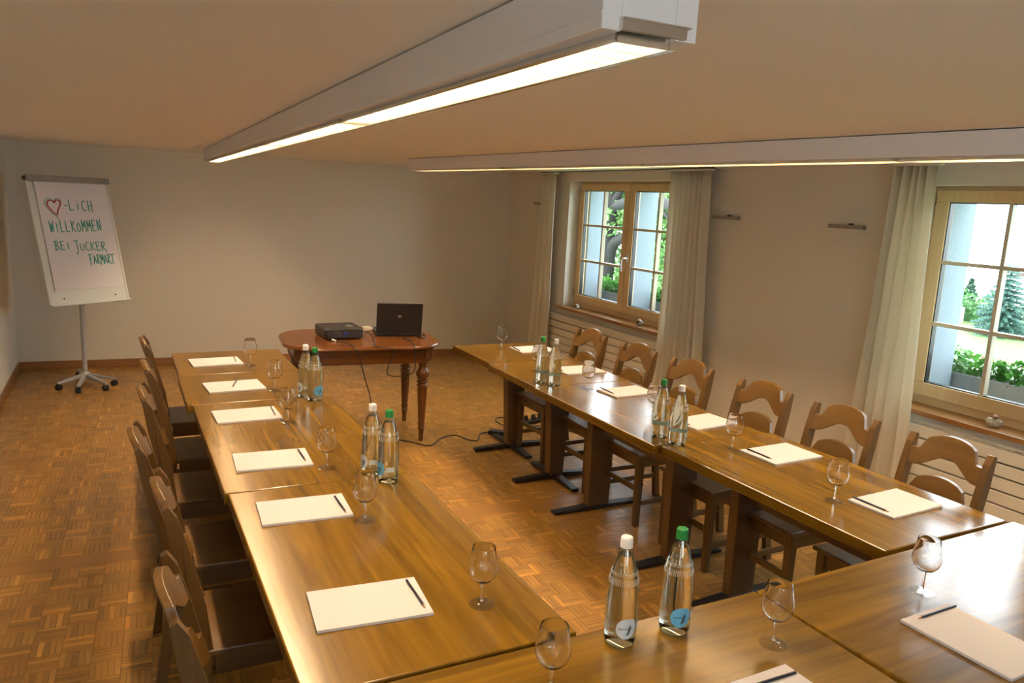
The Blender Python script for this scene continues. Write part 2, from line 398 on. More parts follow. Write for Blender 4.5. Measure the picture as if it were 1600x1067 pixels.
# ------------------------------------------------------------------ windows in the right wall
def bar(mb, x0, x1, y0, y1, z0, z1): mb.box(x0, x1, min(y0, y1), max(y0, y1), min(z0, z1), max(z0, z1))
def window(name, W, zoff, handle=True):
    y0, y1, z0, z1 = W
    root = struct(bpy.data.objects.new(name, None)); COL.objects.link(root); root.location = (4.40, (y0+y1)/2, z0)
    root['label'] = {'window_1': 'double casement window behind the far chairs, small tree outside', 'window_2': 'casement window at the right edge with a view of the garden', 'window_3': 'window beside the camera in the left wall'}[name]
    O = Vector((-4.40, -(y0+y1)/2, -z0))
    def bl(mb, n, m, par=root, bev=.004):
        mb.v = [(v[0]+O.x, v[1]+O.y, v[2]+O.z) for v in mb.v]; return mb.build(n, m, par, bevel=bev)
    fx0, fx1 = 4.39, 4.46
    ft, fb, fs = .045, .075, .05
    m = MB(); bar(m, fx0, fx1, y0, y1, z1-ft, z1); bar(m, fx0, fx1, y0, y1, z0+.03, z0+fb+.03); bl(m, 'frame_rail', FRAMEY)
    for a, c in ((y0, y0+fs), (y1-fs, y1)): m = MB(); bar(m, fx0, fx1, a, c, z0+fb+.03, z1-ft); bl(m, 'frame_stile', FRAMEZ)
    ym = (y0+y1)/2
    for si, (a, c) in enumerate(((y0+.025, ym-.006), (ym+.006, y1-.025))):
        zb, zt = z0+.085, z1-.022; sw = .082
        s = MB(); x0, x1 = 4.365, 4.425
        bar(s, x0, x1, a, c, zt-sw+.012, zt); bar(s, x0, x1, a, c, zb, zb+sw)
        bar(s, x0, x1, a, a+sw, zb+sw, zt-sw+.012); bar(s, x0, x1, c-sw, c, zb+sw, zt-sw+.012)
        so = bl(s, 'sash', FRAMEZ)
        ga, gc, gz0, gz1 = a+sw, c-sw, zb+sw, zt-sw+.012
        # slim black gasket round the glass, then glazing bars and the six panes
        k = MB(); t = .006
        for (p, q2, r, u) in ((ga, ga+t, gz0, gz1), (gc-t, gc, gz0, gz1), (ga, gc, gz0, gz0+t), (ga, gc, gz1-t, gz1)): bar(k, 4.376, 4.412, p, q2, r, u)
        k.v = [(v[0]+O.x, v[1]+O.y, v[2]+O.z) for v in k.v]; ko = k.build('gasket', BLACKP, so)
        def slb(mb, n, m_): mb.v = [(v[0]+O.x, v[1]+O.y, v[2]+O.z) for v in mb.v]; return mb.build(n, m_, so)
        bw = .022; gm = (ga+gc)/2
        m = MB(); bar(m, 4.374, 4.414, gm-bw/2, gm+bw/2, gz0, gz1); slb(m, 'glazing_bar', BARM)
        hs = [gz0+(gz1-gz0)*t_ for t_ in (.335, .675)]
        for h in hs: m = MB(); bar(m, 4.373, 4.415, ga, gc, h-bw/2, h+bw/2); slb(m, 'glazing_bar', BARM)
        zs = [gz0]+hs+[gz1]
        for (p, q2) in ((ga, gm), (gm, gc)):
            for r in range(3):
                m = MB(); m.add([(4.394, p, zs[r]), (4.394, q2, zs[r]), (4.394, q2, zs[r+1]), (4.394, p, zs[r+1])], [(0, 1, 2, 3)]); slb(m, 'pane', PANE)
        for hz in (zb+.06, zt-.10):
            hy = a-.012 if si == 0 else c+.012
            m = MB(); m.lathe([(.007, hz), (.007, hz+.075)], 4.36, hy, 10); bar(m, 4.355, 4.37, hy-.01, hy+.01, hz+.01, hz+.065); slb(m, 'hinge', CHROME)
    # handle on the near sash beside the meeting stiles
    hy, hz = ym-.042, z0+.62
    h = MB(); bar(h, 4.352, 4.366, hy-.014, hy+.014, hz-.035, hz+.035)
    h.tube(smooth_path([(4.36, hy, hz), (4.318, hy, hz+.002), (4.308, hy+.02, hz-.008), (4.308, hy+.028, hz-.06), (4.314, hy+.03, hz-.125)], 4), .0105, 8)
    bl(h, 'window_handle', HANDLE, bev=0)
    # painted stone surround outside
    for (a, c, w_) in ((y1-.08, y1+.03, 0), (ym-.03, ym+.125, 1), (y0-.03, y0+.08, 0)):
        m = MB(); bar(m, 4.462, XR+WT+.02, a, c, z0-.05, z1); bl(m, 'stone_jamb' if not w_ else 'stone_mullion', STONEB)
    m = MB(); bar(m, 4.462, XR+WT+.04, y0-.05, y1+.05, z0-.06, z0+.03); bl(m, 'stone_sill', STONEB)
    # timber sill board inside
    m = MB(); bar(m, 4.205, 4.392, y0-.06, y1+.09, z0+.002, z0+.032); bl(m, 'sill_board', SILLW)
    return root
window('window_1', W1, 0)
window('window_2', W2, 0)
# window 3 beside the camera: the same window mirrored into the left wall
def window_left(W):
    y0, y1, z0, z1 = W
    root = struct(bpy.data.objects.new('window_3', None)); COL.objects.link(root); root['label'] = 'window in the left wall beside the camera'
    def bl(mb, n, m, par=root): return mb.build(n, m, par, bevel=.004)
    m = MB(); x0, x1 = XL-.20, XL-.13
    for a in ((y0, y1, z1-.06, z1), (y0, y1, z0, z0+.06), (y0, y0+.06, z0+.06, z1-.06), (y1-.06, y1, z0+.06, z1-.06), ((y0+y1)/2-.05, (y0+y1)/2+.05, z0+.06, z1-.06)):
        m.box(x0, x1, *a)
    fr = bl(m, 'frame', FRAMEZ)
    for a, c in ((y0+.06, (y0+y1)/2-.05), ((y0+y1)/2+.05, y1-.06)):
        p = MB(); p.add([(XL-.165, a, z0+.06), (XL-.165, c, z0+.06), (XL-.165, c, z1-.06), (XL-.165, a, z1-.06)], [(0, 1, 2, 3)]); p.build('pane', PANE, fr)
    m = MB(); m.box(XL-.13, XL+.04, y0-.05, y1+.05, z0-.03, z0); bl(m, 'sill_board', SILLW)
window_left(W3)
def window_rear(W):
    x0, x1, z0, z1 = W
    root = struct(bpy.data.objects.new('window_4', None)); COL.objects.link(root); root['label'] = 'wide window in the wall behind the camera'
    ya, yb = YN-.20, YN-.13; xm = (x0+x1)/2; m = MB()
    for a in ((x0, x1, ya, yb, z1-.06, z1), (x0, x1, ya, yb, z0, z0+.06), (x0, x0+.06, ya, yb, z0+.06, z1-.06), (x1-.06, x1, ya, yb, z0+.06, z1-.06), (xm-.05, xm+.05, ya, yb, z0+.06, z1-.06)): m.box(*a)
    fr = m.build('frame', FRAMEZ, root, bevel=.004)
    for a, c in ((x0+.06, xm-.05), (xm+.05, x1-.06)):
        MB().add([(a, YN-.165, z0+.06), (c, YN-.165, z0+.06), (c, YN-.165, z1-.06), (a, YN-.165, z1-.06)], [(0, 1, 2, 3)]).build('pane', PANE, fr)
window_rear(W4)

# radiators under the windows
def radiator(W, ztop, label):
    y0, y1 = W[0]-.12, W[1]+.2
    t = thing('panel_radiator', label, 'radiator', (4.205, (y0+y1)/2, 0), 0, 'cream panel radiators under the windows')
    hy = (y1-y0)/2; pitch = .0765; n = 8
    for k in range(n):
        z1 = ztop-k*pitch
        MB().box(-.02, .010, -hy, hy, z1-pitch+.009, z1).build('slat', CREAM, t, bevel=.004)
    zb = ztop-n*pitch
    MB().box(.010, .024, -hy+.01, hy-.01, zb+.01, ztop-.012).build('back_panel', mat('radiator_gap', (.05, .04, .03), .8) if 'radiator_gap' not in bpy.data.materials else bpy.data.materials['radiator_gap'], t)
    g = MB(); k = -hy+.01
    while k < hy-.02: g.box(.013, .044, k, k+.012, ztop-.006, ztop); k += .02
    g.box(.040, .044, -hy, hy, ztop-.03, ztop); g.build('top_grille', CREAM, t)
    for yy in (-hy+.15, hy-.15):
        MB().box(-.005, .02, yy-.02, yy+.02, 0, zb+.03).build('foot', CREAM, t)
radiator(W1, .70, 'cream slatted radiator under the far window behind the far chairs')
radiator(W2, .668, 'cream slatted radiator under the right-hand window behind the nearest chair')

# curtains
def curtain(ya, yb, ya2, yb2, folds, label, seed, amp=.035):
    rnd = random.Random(seed); n = folds*10; ph = [rnd.uniform(-.4, .4) for _ in range(folds+1)]; hs = [rnd.uniform(.6, 1.2) for _ in range(folds+1)]
    mb = MB(); rows = 14; vs = []; fs = []
    for r in range(rows+1):
        z = 2.165-(2.165-.015)*r/rows; f = r/rows
        a = ya+(ya2-ya)*f; c = yb+(yb2-yb)*f
        for k in range(n+1):
            t = k/n; i = min(int(t*folds), folds-1)
            x = 4.125+amp*(.75+.35*f)*hs[i]*math.sin(2*PI*t*folds+ph[i]*math.sin(f*2.2))+.006*math.sin(t*31+f*3)
            vs.append((x, a+(c-a)*t+.008*math.sin(f*5+t*9), z))
    for r in range(rows):
        for k in range(n): fs.append((r*(n+1)+k, r*(n+1)+k+1, (r+1)*(n+1)+k+1, (r+1)*(n+1)+k))
    ctr = ((ya+yb)/2)
    t = thing('curtain', label, 'curtain', (4.125, ctr, 0), 0, 'cream cotton curtains beside the windows')
    mb.add([(x-4.125, y-ctr, z) for x, y, z in vs], fs, True); mb.build('curtain_panel', CURT, t, solid=.002)
    m = MB(); m.box(-.03, .03, min(ya, yb)-ctr-.02, max(ya, yb)-ctr+.02, 2.166, 2.18); m.build('heading_tape', CREAM, t)
curtain(7.14, 7.36, 7.10, 7.55, 3, 'narrow cream curtain at the far left side of the far window', 1, .028)
curtain(4.74, 5.19, 4.64, 5.22, 7, 'cream curtain gathered between the far window and the plain wall', 2, .035)
curtain(2.86, 3.11, 2.79, 3.25, 5, 'wide cream curtain left of the right-hand window, nearest the camera', 3, .035)
for (a, c, lab) in ((4.7, 7.45, 'slim dark curtain track on the ceiling over the far window'), (1.0, 3.22, 'slim dark curtain track on the ceiling over the right-hand window')):
    m = MB(); m.box(-.012, .012, -(c-a)/2, (c-a)/2, -.008, 0); tag(m.build('curtain_track', DARKP, None, (4.125, (a+c)/2, ZC)), lab, 'curtain track', 'curtain tracks')

# wall sconces: a flat nickel bar on a small plate
def sconce(loc, label, rz=0):
    t = thing('wall_sconce', label, 'wall lamp', loc, rz, 'flat nickel wall lamps')
    MB().box(-.060, -.022, -.135, .135, -.013, .013).build('shade_bar', NICKEL, t, bevel=.003)
    MB().box(-.03, -.006, -.014, .014, -.010, .010).build('arm', NICKEL, t)
    MB().lathe([(.016, .013), (.018, .019), (.010, .023)], -.040, -.03, 14).build('lamp_cap', BLACKM, t)
    MB().box(-.008, 0, -.022, .022, -.012, .012).build('wall_plate', NICKEL, t, bevel=.002)
for (px, py, lab) in ((842, 318, 'small nickel wall lamp left of the far curtain, near the room corner'), (1130, 340, 'nickel wall lamp just right of the far window curtain'), (1318, 354, 'nickel wall lamp on the plain wall left of the near curtain')):
    p = at(px, py, X=4.18); sconce((XR, p.y, p.z), lab)
sconce((XL, 7.55, 1.80), 'nickel wall lamp on the left wall beside the flipchart', PI)

p = at(5, 566, X=XL)
t = thing('wall_socket', 'small white wall socket low on the left wall beyond the picture edge of the flipchart', 'socket', (XL, p.y, p.z), 0)
MB().box(0, .008, -.042, .042, -.042, .042).build('cover_plate', CREAM, t, bevel=.002)
MB().lathe([(.020, 0), (.020, .003), (.017, .0035)], 0, 0, 20).build('socket_insert', CREAM, t).rotation_euler = (0, PI/2, 0)
for c_ in t.children:
    if c_.name.startswith('socket_insert'): c_.location = (.008, 0, 0)
# ------------------------------------------------------------------ ceiling lights
def ceiling_light(x0, y0, x1, y1, wd, zb, label):
    """runs from near end (x0,y0) to far end (x1,y1), both on the left edge"""
    Ln = math.hypot(x1-x0, y1-y0); ang = math.atan2(y1-y0, x1-x0)-PI/2
    t = thing('ceiling_light', label, 'ceiling light', (x0, y0, zb), ang, 'long white ceiling light boxes')
    H = ZC-.004-zb; sl = .033; a, c = sl, wd-sl-.006    # slot a..c
    m = MB(); m.box(0, a, 0, Ln, 0, H); m.box(c, wd, 0, Ln, 0, H); m.box(a, c, 0, Ln, .066, H)
    m.box(a, c, Ln-.03, Ln, 0, .066); m.box(a, c, 0, .010, .020, .066)
    m.build('housing', WHITE, t, bevel=.0015)
    MB().box(-.0015, 0, 0, Ln, .020, .024).build('trim_ridge', WHITE, t)
    MB().box(.01, wd-.01, .01, Ln-.01, H, H+.003).build('shadow_gap', DARKP, t)
    n = 4; sec = (Ln-.06)/n
    for k in range(n):
        s0, s1 = .012+k*sec, .012+(k+1)*sec-.02
        g = MB(); th = .0025; dz = -.012
        g.box(a, a+th, s0, s1, dz, .062); g.box(c-th, c, s0, s1, dz, .062); g.box(a, c, s0, s1, .060, .0635)
        g.box(a, c, s0, s0+.004, dz, .062); g.box(a, c, s1-.004, s1, dz, .062)
        g.box(a-.012, a, s0, s1, dz, dz+.002); g.box(c, c+.012, s0, s1, dz, dz+.002)
        lo = g.build('luminaire', REFL, t)
        MB().tube([((a+c)/2, s0+.03, .043), ((a+c)/2, s1-.03, .043)], .013, 12).build('lamp_tube', EMIT, lo)
        me = None; nb = 30
        for j in range(nb):
            y = s0+.02+(s1-s0-.04)*j/(nb-1)
            if me is None:
                o = MB().box(a+th, c-th, -.002, .002, -.008, .014).build('louver_blade', BLADE, lo, (0, y, 0)); me = o.data
            else: link('louver_blade', me, lo, (0, y, 0))
    m = MB(); m.box(a-.004, c+.014, -.010, .0, .001, .016); m.box(a-.004, c+.02, -.012, .0, .016, .018); m.build('end_bracket', CHROME, t)
ceiling_light(.622, .97, .745, 7.75, .168, 2.09, 'long white box light with glowing louver above the left table row')
ceiling_light(2.93, .62, 2.345, 6.72, .168, 2.095, 'long white box light above the right table row, thin glowing strip')

# ------------------------------------------------------------------ tables
ZT = .745
def top_mesh(w, l, m, name='tabletop'):
    return MB().box(0, w, 0, l, -.045, 0)
def cross_foot(t, cx, cy, arm, wy=None):
    for k, (dx, dy) in enumerate(((1, 0), (-1, 0), (0, 1), (0, -1))):
        L_ = arm if dx else (wy or arm); m = MB(); wn = .028
        def P(s, n, z): return (cx+dx*s+dy*n, cy+dy*s+dx*n, z)
        bt = [P(.0, -wn, .006), P(L_, -wn*.9, .004), P(L_, wn*.9, .004), P(.0, wn, .006)]
        tp = [P(.0, -wn, .045), P(L_, -wn*.9, .024), P(L_, wn*.9, .024), P(.0, wn, .045)]
        if dx+dy > 0 and dy: bt, tp = bt[::-1], tp[::-1]
        m.hexa(bt, tp); ft = m.build('foot_arm', BLACKM, t, bevel=.003)
        m = MB(); m.lathe([(.014, 0), (.014, .006)], cx+dx*(L_-.03), cy+dy*(L_-.03), 12); m.build('glide', DARKP, ft)
def square_table(loc, w, l, rz, label):
    t = thing('square_table', label, 'table', loc, rz, 'square oak tables')
    MB().box(0, w, 0, l, ZT-.045, ZT).build('tabletop', TABLE0, t, bevel=.005)
    cx, cy = w/2+.02, l/2
    m = MB(); m.taper(cx, cy, .03, ZT-.06, .10, .075, .165, .085); m.build('pedestal', TLEG, t, bevel=.004)
    MB().box(cx-.22, cx+.22, cy-.18, cy+.18, ZT-.062, ZT-.045).build('mounting_plate', BLACKM, t)
    cross_foot(t, cx, cy, .31, .29)
    return t
def long_table(loc, w, l, rz, label, along=1):
    t = thing('long_table', label, 'table', loc, rz, 'long oak tables')
    if along: dims = (0, w, 0, l)
    MB().box(0, w, 0, l, ZT-.045, ZT).build('tabletop', TABLE0, t, bevel=.005)
    cx = w/2+.02
    for cy in (.215, l-.215):
        m = MB(); m.taper(cx, cy, .028, ZT-.06, .15, .055, .175, .060); m.build('leg_panel', TLEG, t, bevel=.004)
        for d in (-1, 1):
            m = MB(); L_ = .31
            bt = [(cx, cy-.03, .004), (cx+d*L_, cy-.027, .004), (cx+d*L_, cy+.027, .004), (cx, cy+.03, .004)]
            tp = [(cx, cy-.03, .032), (cx+d*L_, cy-.027, .02), (cx+d*L_, cy+.027, .02), (cx, cy+.03, .032)]
            if d < 0: bt, tp = bt[::-1], tp[::-1]
            m.hexa(bt, tp); ft = m.build('foot_bar', BLACKM, t, bevel=.003)
            MB().lathe([(.014, 0), (.014, .005)], cx+d*(L_-.03), cy, 12).build('glide', DARKP, ft)
        MB().box(cx-.25, cx+.25, cy-.03, cy+.03, ZT-.062, ZT-.045).build('mounting_plate', BLACKM, t)
    MB().box(cx-.022, cx+.022, .22, l-.22, .50, .60).build('stretcher', TLEG, t, bevel=.004)
    m = MB()
    for s in (-.035, .012): m.box(cx+s, cx+s+.022, .24, l-.24, ZT-.072, ZT-.05)
    m.box(cx-.018, cx+.018, .25, l-.25, .602, .612)
    m.build('steel_rail', BLACKM, t)
    return t
square_table((.302, 4.812, 0), .692, .69, 0, 'square table at the far end of the left row, top pad on it')
square_table((.292, 4.122, 0), .70, .685, 0, 'square table in the left row with the pencil lying slanted on its pad')
long_table((.318, 2.828, 0), .708, 1.287, 0, 'long table in the left row, second from the front, wall side bottles at its edge')
long_table((.330, 1.545, 0), .708, 1.278, 0, 'long table nearest the camera in the left row')
square_table((2.272, 4.662, 0), .70, .69, 0, 'square table at the far end of the right row under the lone far glass')
square_table((2.248, 3.982, 0), .70, .675, 0, 'square table in the right row carrying the farthest bottle pair')
long_table((2.232, 2.782, 0), .70, 1.195, 0, 'long table in the middle of the right row with strong window shine')
long_table((2.280, 1.572, 0), .70, 1.198, .012, 'long table at the near end of the right row beside the last two chairs')
# the two tables across the front: the same build, lying crosswise
def cross_table(loc, rz, l, label):
    o = long_table(loc, .70, l, rz, label)
    for ch in o.children:
        if ch.name.startswith('tabletop'): ch.data.materials[0] = TABLE0
    return o
cross_table((.297, 1.532, 0), -PI/2, 1.352, 'long table across the front, left of the joint, with the two near bottles')
cross_table((1.656, 1.532, 0), -PI/2+.026, 1.345, 'long table across the front at right, shining white from the window')

# ------------------------------------------------------------------ chairs
def make_chair():
    t = thing('dining_chair', '', 'chair', (0, 0, 0), 0, 'rustic ladder-back chairs')
    hw = .175
    prof = [(-.037, 0), (-.010, .2), (.012, .45), (-.006, .6), (-.048, .78), (-.078, .888), (-.102, .926), (-.118, .918), (-.101, .80), (-.059, .6), (-.036, .45), (-.048, .2), (-.076, 0)]
    for s in (-1, 1):
        f = lambda off: (lambda p: (p[0], s*(hw+.012*max(0, .45-p[1])/.45)+off, p[1]))
        m = MB().prism(prof[::-1], f(-.015), f(.015)); m.build('back_post', CHAIRZ, t, bevel=.004)
    def slat(z0):
        n = 28; H = .162; vs = []; fs = []
        def sm(a, b_, x): x = max(0, min(1, (x-a)/(b_-a))); return x*x*(3-2*x)
        for i in range(n+1):
            y = -H+2*H*i/n; q = abs(y)/H
            top = .868+.030*sm(.80, .66, q)*1.0+.048*math.sqrt(max(0, 1-(min(q, .72)/.72)**2)) if q < .72 else .868+.030*sm(.80, .66, q)
            bot = .793+.060*(1-sm(.05, .85, q))
            for (zz, dx) in ((bot, -.011), (top, -.011), (top, .011), (bot, .011)):
                z = zz+z0; xc = -.066-.28*(z-.80)-.024*(1-q*q)
                vs.append((xc+dx, y, z))
        for i in range(n):
            for k in range(4):
                fs.append((i*4+k, i*4+(k+1) % 4, (i+1)*4+(k+1) % 4, (i+1)*4+k))
        fs.append((3, 2, 1, 0)); fs.append((n*4, n*4+1, n*4+2, n*4+3))
        MB().add(vs, fs).build('back_slat', CHAIRY, t, bevel=.003)
    slat(0); slat(-.175)
    m = MB(); m.hexa([(-.005, -.195, .432), (.415, -.21, .432), (.415, .21, .432), (-.005, .195, .432)], [(-.005, -.195, .452), (.415, -.21, .452), (.415, .21, .452), (-.005, .195, .452)])
    m.build('seat', CHAIRX, t, bevel=.005)
    for s in (-1, 1): MB().box(.02, .36, s*.18-.01, s*.18+.01, .365, .432).build('side_apron', CHAIRX, t)
    m = MB(); m.box(.365, .385, -.17, .17, .365, .432); m.build('front_apron', CHAIRY, t)
    for s in (-1, 1):
        MB().taper(.375, s*.178, 0, .432, .032, .032, .042, .042).build('front_leg', CHAIRZ, t, bevel=.003)
        MB().box(-.02, .36, s*.183-.009, s*.183+.009, .13, .16).build('side_stretcher', CHAIRX, t, bevel=.002)
    MB().box(.365, .383, -.16, .16, .21, .24).build('front_stretcher', CHAIRY, t, bevel=.002)
    return t
LCH = [(1.835, .188, 'chair nearest the camera in the left row, only its back post tops and slat showing'), (2.49, .205, 'second chair from the camera in the left row'), (3.085, .150, 'third chair from the camera in the left row'),
       (3.75, .195, 'fourth chair from the camera in the left row'), (4.33, .228, 'fifth chair from the camera in the left row, beside the second-farthest pad'), (5.025, .238, 'farthest chair of the left row, in front of the back wall baseboard')]
RCH = [(4.76, 3.045, 'farthest chair of the right row, below the left part of the far window'), (4.17, 3.045, 'second-farthest chair of the right row, before the cream radiator'), (3.62, 3.045, 'third-farthest chair of the right row, before the gathered curtain'),
       (3.01, 3.045, 'chair of the right row standing against the bare wall, left one of two'), (2.48, 3.045, 'chair of the right row before the plain wall edge and near curtain'), (1.94, 3.045, 'nearest chair of the right row, before the right-hand radiator')]
c0 = make_chair(); first = True
for y, x, lab in LCH:
    if first: c0.location = (x, y, 0); c0['label'] = lab; first = False
    else: dup(c0, (x, y, 0), random.uniform(-.02, .02), lab)
    bpy.data.objects[c0.name]['group'] = 'rustic chairs along the left table row'
for o in COL.objects:
    if o.name.startswith('dining_chair'): o['group'] = 'rustic chairs along the left table row'
for y, x, lab in RCH: dup(c0, (x, y, 0), PI+random.uniform(-.02, .02), lab, 'rustic chairs along the right table row')

# ------------------------------------------------------------------ note pads and pencils
def pad(corners, label, plabel, pencil=None, size=(.30, .215), rz=None, center=None):
    if center is None:
        q = [at(px, py, Z=ZT+.009) for px, py in corners]; c = sum(q, Vector())/4
        d = (q[1]-q[0])+(q[2]-q[3]); rz = math.atan2(d.y, d.x)
        lw = (d.length/2); lh = ((q[0]-q[3])+(q[1]-q[2])).length/2
        size = (max(.27, min(.31, lw)), max(.195, min(.235, lh)))
    else: c = Vector(center)
    t = thing('note_pad', label, 'note pad', (c.x, c.y, ZT+.0003), rz, 'white note pads on the tables')
    w_, h_ = size
    MB().box(-w_/2, w_/2, -h_/2, h_/2, 0, .0078).build('page_block', PAPER, t, bevel=.0008)
    MB().box(-w_/2+.0005, w_/2-.0005, -h_/2+.0005, h_/2-.0005, .0079, .0083).build('top_sheet', PAPER, t)
    if pencil:
        (a, b_) = pencil; p = at(*a, Z=ZT+.0125); q = at(*b_, Z=ZT+.0125); d = (q-p); L_ = d.length; z = ZT+.0121
        o = thing('pencil', plabel, 'pencil', (p.x, p.y, z), math.atan2(d.y, d.x), 'dark pencils on the note pads')
        L_ = max(.12, min(.175, L_)); r = .0037
        MB().tube([(0, 0, 0), (L_-.016, 0, 0)], r, 6, False).build('pencil_shaft', PENCIL, o)
        MB().tube([(L_-.016, 0, 0), (L_-.003, 0, 0)], [r*.95, r*.25], 6).build('sharpened_tip', PTIP, o)
        MB().tube([(L_-.003, 0, 0), (L_, 0, 0)], [r*.25, .0003], 6).build('lead', PENCIL, o)
PADS = [
 ([(294,560.3),(370.6,556),(380.4,568.4),(301.6,573)], ((365.5,557.5),(369,565.5)), 'farthest pad of the left row'),
 ([(317.2,597.4),(404,591.3),(414.1,606.6),(325.6,613.8)], ((370.3,593.5),(362.8,604.4)), 'second-farthest pad of the left row'),
 ([(330.9,641.5),(428.8,634),(441,651.8),(338.8,661)], ((423.1,635.3),(430.6,649)), 'third-farthest pad of the left row'),
 ([(360.4,708.4),(474.4,700),(492.2,724),(371.6,736)], ((466,702),(478,720)), 'fourth-farthest pad of the left row'),
 ([(397.9,784.4),(532.5,770.3),(554,802.8),(411.6,820)], ((523,775),(541.5,801)), 'second-nearest pad of the left row'),
 ([(474.4,925.6),(643.1,901),(682.2,956.2),(499.4,984.5)], ((635.2,906),(665,949.2)), 'nearest and largest-looking pad of the left row'),
 ([(797,540.5),(853,540),(872,547.5),(812,552)], ((801,541.5),(813,548)), 'farthest pad of the right row'),
 ([(864,572.5),(930.6,570.3),(944.7,579.7),(876,586)], ((868,574),(881,580)), 'second-farthest pad of the right row, half behind bottles'),
 ([(931.6,608.2),(1000.6,601.3),(1022,613),(960.3,620.5)], ((938.4,605),(959.8,615.3)), 'third-farthest pad of the right row'),
 ([(1052,655),(1109.4,644),(1150.6,661.3),(1082.8,670.5)], ((1058,653.5),(1079.4,664.5)), 'pad of the right row behind the middle bottle pair'),
 ([(1157.2,701.9),(1232.2,691),(1284.1,712.2),(1207.8,725.9)], ((1167.5,701),(1206.9,717.3)), 'second-nearest pad of the right row'),
 ([(1325.3,779.7),(1403,761.9),(1471.6,789.5),(1394.7,809)], ((1332.8,776),(1390,799.8)), 'nearest pad of the right row, above the front tables')]
for k, (c, pen, lab) in enumerate(PADS):
    pad(c, 'white note pad, the '+lab, 'dark pencil lying '+('slanted across' if k == 1 else 'on')+' the '+lab, pen)
# pads on the front tables
q1 = at(1406.9, 967.3, Z=ZT+.009); q2 = at(1480, 942.8, Z=ZT+.009)
a = math.atan2((q2-q1).y, (q2-q1).x); w_ = .215; h_ = .30
c = q1+Vector((math.cos(a), math.sin(a), 0))*w_/2+Vector((math.sin(a), -math.cos(a), 0))*h_/2
pad(None, 'white note pad at the lower right corner of the front table', 'dark blue pencil on the pad at the lower right corner', ((1493.0, 946), (1428.5, 967.5)), (w_, h_), a, (c.x, c.y, 0))
q2 = at(1226.9, 1036.7, Z=ZT+.009); q3 = at(1150, 1063, Z=ZT+.009)
a = math.atan2((q2-q3).y, (q2-q3).x); c = q2-Vector((math.cos(a), math.sin(a), 0))*w_/2+Vector((math.sin(a), -math.cos(a), 0))*h_/2
pad(None, 'white note pad cut by the bottom edge of the picture', 'dark pencil on the pad cut by the bottom edge', ((1243, 1050), (1170, 1073)), (w_, h_), a, (c.x, c.y, 0))

# ------------------------------------------------------------------ wine glasses
def make_glass():
    t = thing('wine_glass', '', 'wine glass', (0, 0, 0), 0, 'empty stemmed glasses')
    bowl = [(.0060, .0657), (.012, .0675), (.024, .073), (.035, .085), (.0405, .100), (.0415, .112), (.039, .130), (.0345, .152), (.0315, .170)]
    inner = [(r-.0012 if r > .006 else .001, z+(.0026 if z < .07 else .0010)) for r, z in bowl][::-1]
    MB().lathe(bowl+[(.0312, .1706)]+inner, 0, 0, 40).build('bowl', GLASS, t)
    MB().lathe([(.0365, .0003), (.037, .0012), (.034, .0022), (.02, .0040), (.009, .0065), (.0052, .011)], 0, 0, 40).build('foot', FOOTG, t)
    MB().lathe([(.0052, .0111), (.0040, .020), (.0036, .04), (.0042, .058), (.006, .0656)], 0, 0, 20).build('stem', STEMG, t)
    return t
GL = [(391.3,570.6,'farthest glass of the left row'), (429.7,609.6,'second-farthest glass of the left row'), (449.8,659.7,'third-farthest glass of the left row, before the far bottle pair'), (510.4,731,'fourth-farthest glass of the left row'),
      (570,812.5,'glass of the left row overlapping the second bottle pair'), (752.6,944,'nearest glass of the left row, beside the nearest pad'), (860,1083,'glass at the bottom edge left of the two near bottles'),
      (1208,1006,'glass on the front table right of the green-capped bottle'), (1440.6,924,'glass on the shining front table at right'), (783.8,544.6,'lone glass at the far end of the right row'),
      (839,579,'glass hidden behind the farthest bottle pair of the right row'), (918,607,'glass of the right row left of the third-farthest pad'), (1020,648,'glass half hidden behind the middle green-capped bottle'),
      (1144,702,'glass of the right row beside the second-nearest pad'), (1303.8,783,'nearest glass of the right row, beside the nearest pad')]
g0 = make_glass(); first = True
for px, py, lab in GL:
    p = at(px, py, Z=ZT); l = 'empty stemmed wine glass, the '+lab
    if first: g0.location = (p.x, p.y, ZT+.0002); g0['label'] = l; first = False
    else: dup(g0, (p.x, p.y, ZT+.0002), random.uniform(0, 6), l)

# ------------------------------------------------------------------ bottles
BPROF = [(.030, .001), (.038, .003), (.0415, .010), (.0425, .02), (.0425, .10), (.0410, .135), (.0385, .165), (.0345, .190), (.0285, .215), (.0215, .240), (.0160, .258), (.0135, .268)]
def patch(rad_fn, a0, a1, zf, n=20, off=.0006, nv=8):
    """piece of label wrapped on the bottle: zf(t) -> (z0,z1) for t in 0..1"""
    vs = []; fs = []
    for i in range(n+1):
        t = i/n; a = a0+(a1-a0)*t; z0, z1 = zf(t)
        for j in range(nv+1):
            z = z0+(z1-z0)*j/nv; r = rad_fn(z)+off; vs.append((r*math.cos(a), r*math.sin(a), z))
    for i in range(n):
        for j in range(nv): k = i*(nv+1)+j; fs.append((k, k+nv+1, k+nv+2, k+1))
    return MB().add(vs, fs, True)
def brad(z):
    for (r0, z0), (r1, z1) in zip(BPROF, BPROF[1:]):
        if z0 <= z <= z1: return r0+(r1-r0)*(z-z0)/(z1-z0)
    return .0425
